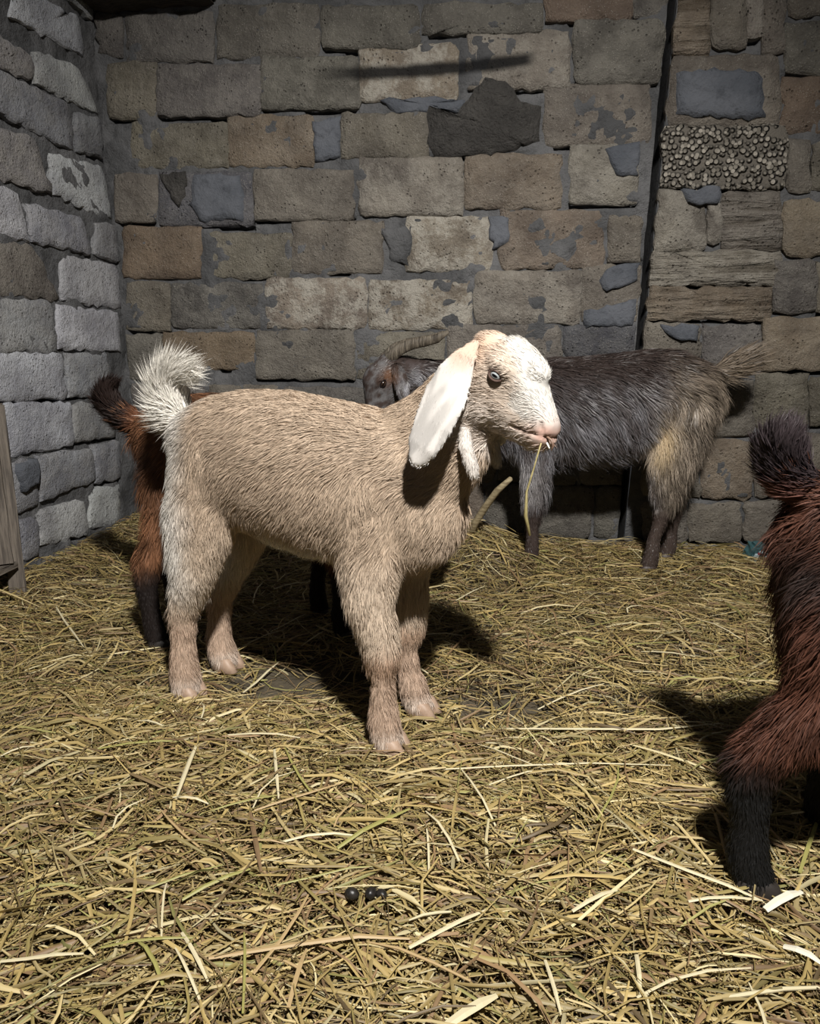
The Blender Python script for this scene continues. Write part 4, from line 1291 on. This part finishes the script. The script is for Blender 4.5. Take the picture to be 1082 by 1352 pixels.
# ---- the two red-brown goats
def red_trunk(dz):
    return [(-0.285, 0.565 + dz, 0.450 + dz, 0.055, 0), (-0.255, 0.600 + dz, 0.400 + dz, 0.090, 0), (-0.18, 0.622 + dz, 0.380 + dz, 0.112, 0), (-0.10, 0.622 + dz, 0.365 + dz, 0.122, 0), (0.0, 0.612 + dz, 0.348 + dz, 0.130, 0),
            (0.09, 0.605 + dz, 0.342 + dz, 0.130, 0), (0.17, 0.602 + dz, 0.342 + dz, 0.118, 0), (0.24, 0.592 + dz, 0.345 + dz, 0.100, 0), (0.30, 0.560 + dz, 0.36 + dz, 0.080, 0), (0.335, 0.51 + dz, 0.40 + dz, 0.045, 0)]
foreR = [(0.21, 1, 0.44, 0.068, 0.048), (0.208, 1.05, 0.36, 0.052, 0.044), (0.21, 1.05, 0.28, 0.038, 0.034), (0.214, 1.0, 0.22, 0.033, 0.030), (0.214, 1, 0.18, 0.026, 0.026),
         (0.210, 1, 0.12, 0.020, 0.021), (0.210, 1, 0.07, 0.024, 0.024), (0.216, 1, 0.024, 0.027, 0.027)]
hindR = [(-0.17, 0.9, 0.48, 0.105, 0.060), (-0.185, 1.0, 0.41, 0.092, 0.056), (-0.200, 1.05, 0.34, 0.068, 0.046), (-0.235, 1.05, 0.27, 0.046, 0.036), (-0.268, 1.0, 0.215, 0.036, 0.029),
         (-0.276, 1, 0.17, 0.027, 0.024), (-0.270, 1, 0.11, 0.022, 0.022), (-0.266, 1, 0.06, 0.026, 0.025), (-0.256, 1, 0.024, 0.029, 0.028)]
def red_col(rich, dark):
    def f(P, Nn, hf):
        x, y, z = P.T
        nz = vnoise(P, 14) - 0.5
        fine = vnoise(P * np.array([1, 1, 0.4]), 60, 2.0)
        c = mixc(np.tile(np.array(rich) * 0.55, (len(P), 1)), rich, sstep(0.3, 0.65, fine))
        c = mixc(c, dark, sstep(0.26, 0.17, z + nz * 0.05))
        c = mixc(c, np.array(dark) * 1.6, np.exp(-((x + 0.27) / 0.05) ** 2 - ((z - 0.49) / 0.04) ** 2) * 0.7)
        s, t, v = hf.inv(P)
        return mixc(c, np.array(dark) * 1.2, sstep(0.07, 0.12, s) * (s < 0.25) * (np.abs(t) < 0.1) * (np.abs(v) < 0.08))
    return f
furR = dict(top=0.040, side=0.044, belly=0.045, rump=0.046, neck=0.038, chest=0.050, head=0.012, leg_top=0.044, leg=0.014)
hfC = HeadFrame((0.44, 0.02, 0.42), 5, -62, 0.92)
neckC = [((0.235, 0, 0.48), 0.110, 0.078), ((0.32, 0.005, 0.475), 0.090, 0.062), ((0.385, 0.01, 0.452), 0.072, 0.052), ((0.43, 0.02, 0.425), 0.058, 0.046)]
tailC = [(-0.265, 0, 0.560, 0.028), (-0.305, 0, 0.578, 0.026), (-0.345, 0, 0.600, 0.023), (-0.368, 0, 0.628, 0.022), (-0.370, 0, 0.652, 0.018), (-0.356, 0, 0.668, 0.012)]
dkt = lambda P, Nn: mixc(np.tile((0.020, 0.012, 0.010), (len(P), 1)), (0.14, 0.055, 0.025), sstep(-0.315, -0.285, P[:, 0]))
goatC = build_goat('goat', 'chestnut goat with raised black tail and dark legs behind the cream goat', (-0.635, 1.675, 0.004), 10, red_trunk(0.022), neckC, hfC,
                   [leg_dup([(x - 0.075 * sstep(0.42, 0.1, z), w, z, a, b) for x, w, z, a, b in foreR], 0.075), leg_dup(foreR, -0.075), leg_dup(hindR, 0.072), leg_dup([(x, w * (1 + 0.55 * sstep(0.42, 0.1, z)), z, a, b) for x, w, z, a, b in hindR], -0.072)], tailC, red_col((0.205, 0.095, 0.048), (0.014, 0.010, 0.009)), furR,
                   [hang_ear(hfC, 1, 0.14, 0.8, 0.028, -0.5, 0.3), hang_ear(hfC, -1, 0.14, 0.8, 0.028, -0.5, 0.3)], E_dark, hoof_col=(0.03, 0.025, 0.022), n=52000, voxel=0.0055, seed=13, width=0.0018,
                   tail_fur=(0.036, 0.8, 5000), tail_colorf=dkt, nose_col=(0.05, 0.035, 0.03), ear_fur=0.014)
hfD = HeadFrame((0.42, 0.01, 0.70), 5, -30, 0.95)
neckD = [((0.235, 0, 0.48), 0.115, 0.080), ((0.305, 0, 0.55), 0.098, 0.068), ((0.36, 0.0, 0.615), 0.080, 0.056), ((0.405, 0.01, 0.68), 0.064, 0.048)]
tailD = [(-0.255, 0, 0.570, 0.028), (-0.290, 0, 0.590, 0.026), (-0.312, 0, 0.615, 0.026), (-0.318, 0, 0.640, 0.023), (-0.316, 0, 0.660, 0.014)]
goatD = build_goat('goat', 'dark red-brown goat with upright black tail turned toward the cream goat', (0.680, 0.94, 0.004), -4, red_trunk(0.0), neckD, hfD,
                   [leg_dup(foreR, 0.075), leg_dup(foreR, -0.075), leg_dup([(x + 0.10 * sstep(0.42, 0.1, z), w, z, a, b) for x, w, z, a, b in hindR], 0.072), leg_dup([(x - 0.045 * sstep(0.36, 0.2, z), w, z, a * 1.12, b * 1.1) for x, w, z, a, b in hindR], -0.072)], tailD, red_col((0.090, 0.036, 0.022), (0.010, 0.010, 0.010)), furR,
                   [hang_ear(hfD, 1, 0.15, 1.0, 0.028, -0.2, 0.3), hang_ear(hfD, -1, 0.15, 1.0, 0.028, -0.2, 0.3)], E_dark, hoof_col=(0.03, 0.025, 0.022), n=85000, voxel=0.0055, seed=17, width=0.0015,
                   tail_fur=(0.032, 0.7, 6000), tail_colorf=lambda P, Nn: mixc(np.tile((0.030, 0.022, 0.024), (len(P), 1)), (0.13, 0.055, 0.04), sstep(0.60, 0.575, P[:, 2])), nose_col=(0.05, 0.035, 0.03), ear_fur=0.014)

# ---------------------------------------------------------------- small things
def tube(pts, rad, n=8):
    rings = []
    pts = [np.array(p, float) for p in pts]
    for i, p in enumerate(pts):
        d = norm(pts[min(i + 1, len(pts) - 1)] - pts[max(i - 1, 0)])
        a = norm(np.cross(d, (0.3, 1, 0.1)))
        w = rad[i] if isinstance(rad, (list, tuple)) else rad
        rings.append((p, a * w, np.cross(d, a) * w))
    return loft(rings, n)
def to_world(root, p):
    a = root.rotation_euler.z
    return np.array([root.location.x + p[0] * cos(a) - p[1] * sin(a), root.location.y + p[0] * sin(a) + p[1] * cos(a), root.location.z + p[2]])

M_stalk = mat_plain('dry_stalk', (0.20, 0.155, 0.09), (0.40, 0.33, 0.20), 9, 0.6, 0.002, (3, 3, 18))
V, F = tube([(-0.105, 2.29, 0.13), (-0.092, 2.275, 0.175), (-0.060, 2.25, 0.235), (-0.020, 2.225, 0.300), (0.022, 2.205, 0.345)], [0.013, 0.0125, 0.012, 0.011, 0.008])
st = link('dry_stalk', mesh_np('dry_stalk', np.array(V), F, smooth=True), None, M_stalk)
tag(st, 'thick tan plant stalk leaning up from the straw heap against the dark goat', 'stalk')

# grass hanging from the cream goat's mouth
m = to_world(goatA, hfA(0.163, -0.012, -0.012))
gs = bpy.data.objects.new('grass_stalk', None)
COL.objects.link(gs)
gs.location = m
tag(gs, 'dry grass stalk hanging from the mouth of the cream goat', 'grass')
M_grass = mat_plain('dry_grass', (0.24, 0.20, 0.085), (0.40, 0.34, 0.16), 30, 0.6)
V, F = tube([(0.002, 0.004, 0.004), (-0.004, -0.014, -0.012), (-0.012, -0.018, -0.045), (-0.022, -0.018, -0.085), (-0.022, -0.016, -0.125), (-0.014, -0.016, -0.158)], [0.0010, 0.0013, 0.0013, 0.0018, 0.0032, 0.0022])
link('stem', mesh_np('stem', np.array(V), F, smooth=True), gs, M_grass)
M_leaf = mat_plain('brown_leaf', (0.14, 0.085, 0.06), (0.26, 0.17, 0.12), 60, 0.45)
V, F = tube([(0.000, 0.003, 0.003), (0.006, -0.010, 0.003), (0.013, -0.016, -0.002), (0.016, -0.018, -0.010), (0.013, -0.019, -0.018)], [0.0010, 0.0016, 0.0024, 0.0022, 0.0006], 8)
link('leaf', mesh_np('leaf', np.array(V), F, smooth=True), gs, M_leaf)
M_white = mat_plain('white_husk', (0.70, 0.68, 0.62), (0.80, 0.78, 0.73), 40, 0.5)
V, F = tube([(0.006, -0.016, -0.006), (0.010, -0.021, -0.014)], [0.0016, 0.0014], 6)
link('husk', mesh_np('husk', np.array(V), F, smooth=True), gs, M_white)

# droppings
M_dung = mat_plain('dropping', (0.010, 0.009, 0.008), (0.03, 0.026, 0.022), 60, 0.35, 0.001)
for k, (x, y, rr) in enumerate(((-0.190, 0.772, 0.0085), (-0.164, 0.776, 0.0080), (-0.149, 0.775, 0.0072))):
    V, F = ellipsoid((0, 0, 0), ((rr * 1.25, 0, 0), (0, rr, 0), (0, 0, rr * 0.95)))
    o = link('dropping', mesh_np('dropping', np.array(V), F, smooth=True), None, M_dung)
    o.location = (x, y, float(floor_h(np.array([x]), np.array([y]))[0]) + 0.034)
    o.rotation_euler = (0.1, 0.2, k * 1.3)
    tag(o, 'small round black dropping on the yellow straw', 'dropping', 'droppings in a row on the straw')

# crumpled carton in the straw at the foot of the wall
pk = bpy.data.objects.new('crumpled_carton', None)
COL.objects.link(pk)
pk.location = (0.905, 2.46, 0.045)
pk.rotation_euler = (0.35, 0.15, 0.3)
tag(pk, 'crumpled teal and white carton at the foot of the wall, red spot', 'litter')
M_teal = mat_plain('teal_print', (0.030, 0.075, 0.085), (0.06, 0.14, 0.15), 40, 0.5)
M_wht = mat_plain('white_print', (0.34, 0.44, 0.48), (0.44, 0.54, 0.58), 40, 0.5)
M_red = mat_plain('red_print', (0.28, 0.02, 0.04), (0.38, 0.04, 0.06), 40, 0.5)
link('carton', box_mesh('carton', -0.050, 0.042, -0.025, 0.025, -0.03, 0.042, 0.008, 3, r1), pk, M_teal)
for a, mt, nm in (((-0.040, -0.022, -0.0325, -0.024, -0.015, 0.018), M_wht, 'white_panel'), ((0.000, 0.038, -0.0325, -0.024, 0.004, 0.012), M_wht, 'white_panel'), ((0.026, 0.038, -0.0325, -0.024, -0.026, 0.006), M_wht, 'white_panel'),
                  ((-0.030, 0.030, -0.0325, -0.024, 0.024, 0.031), M_wht, 'white_panel'), ((-0.033, -0.023, -0.034, -0.026, 0.018, 0.025), M_red, 'red_spot')):
    link(nm, box_mesh(nm, *a, 0.0015), pk, mt)
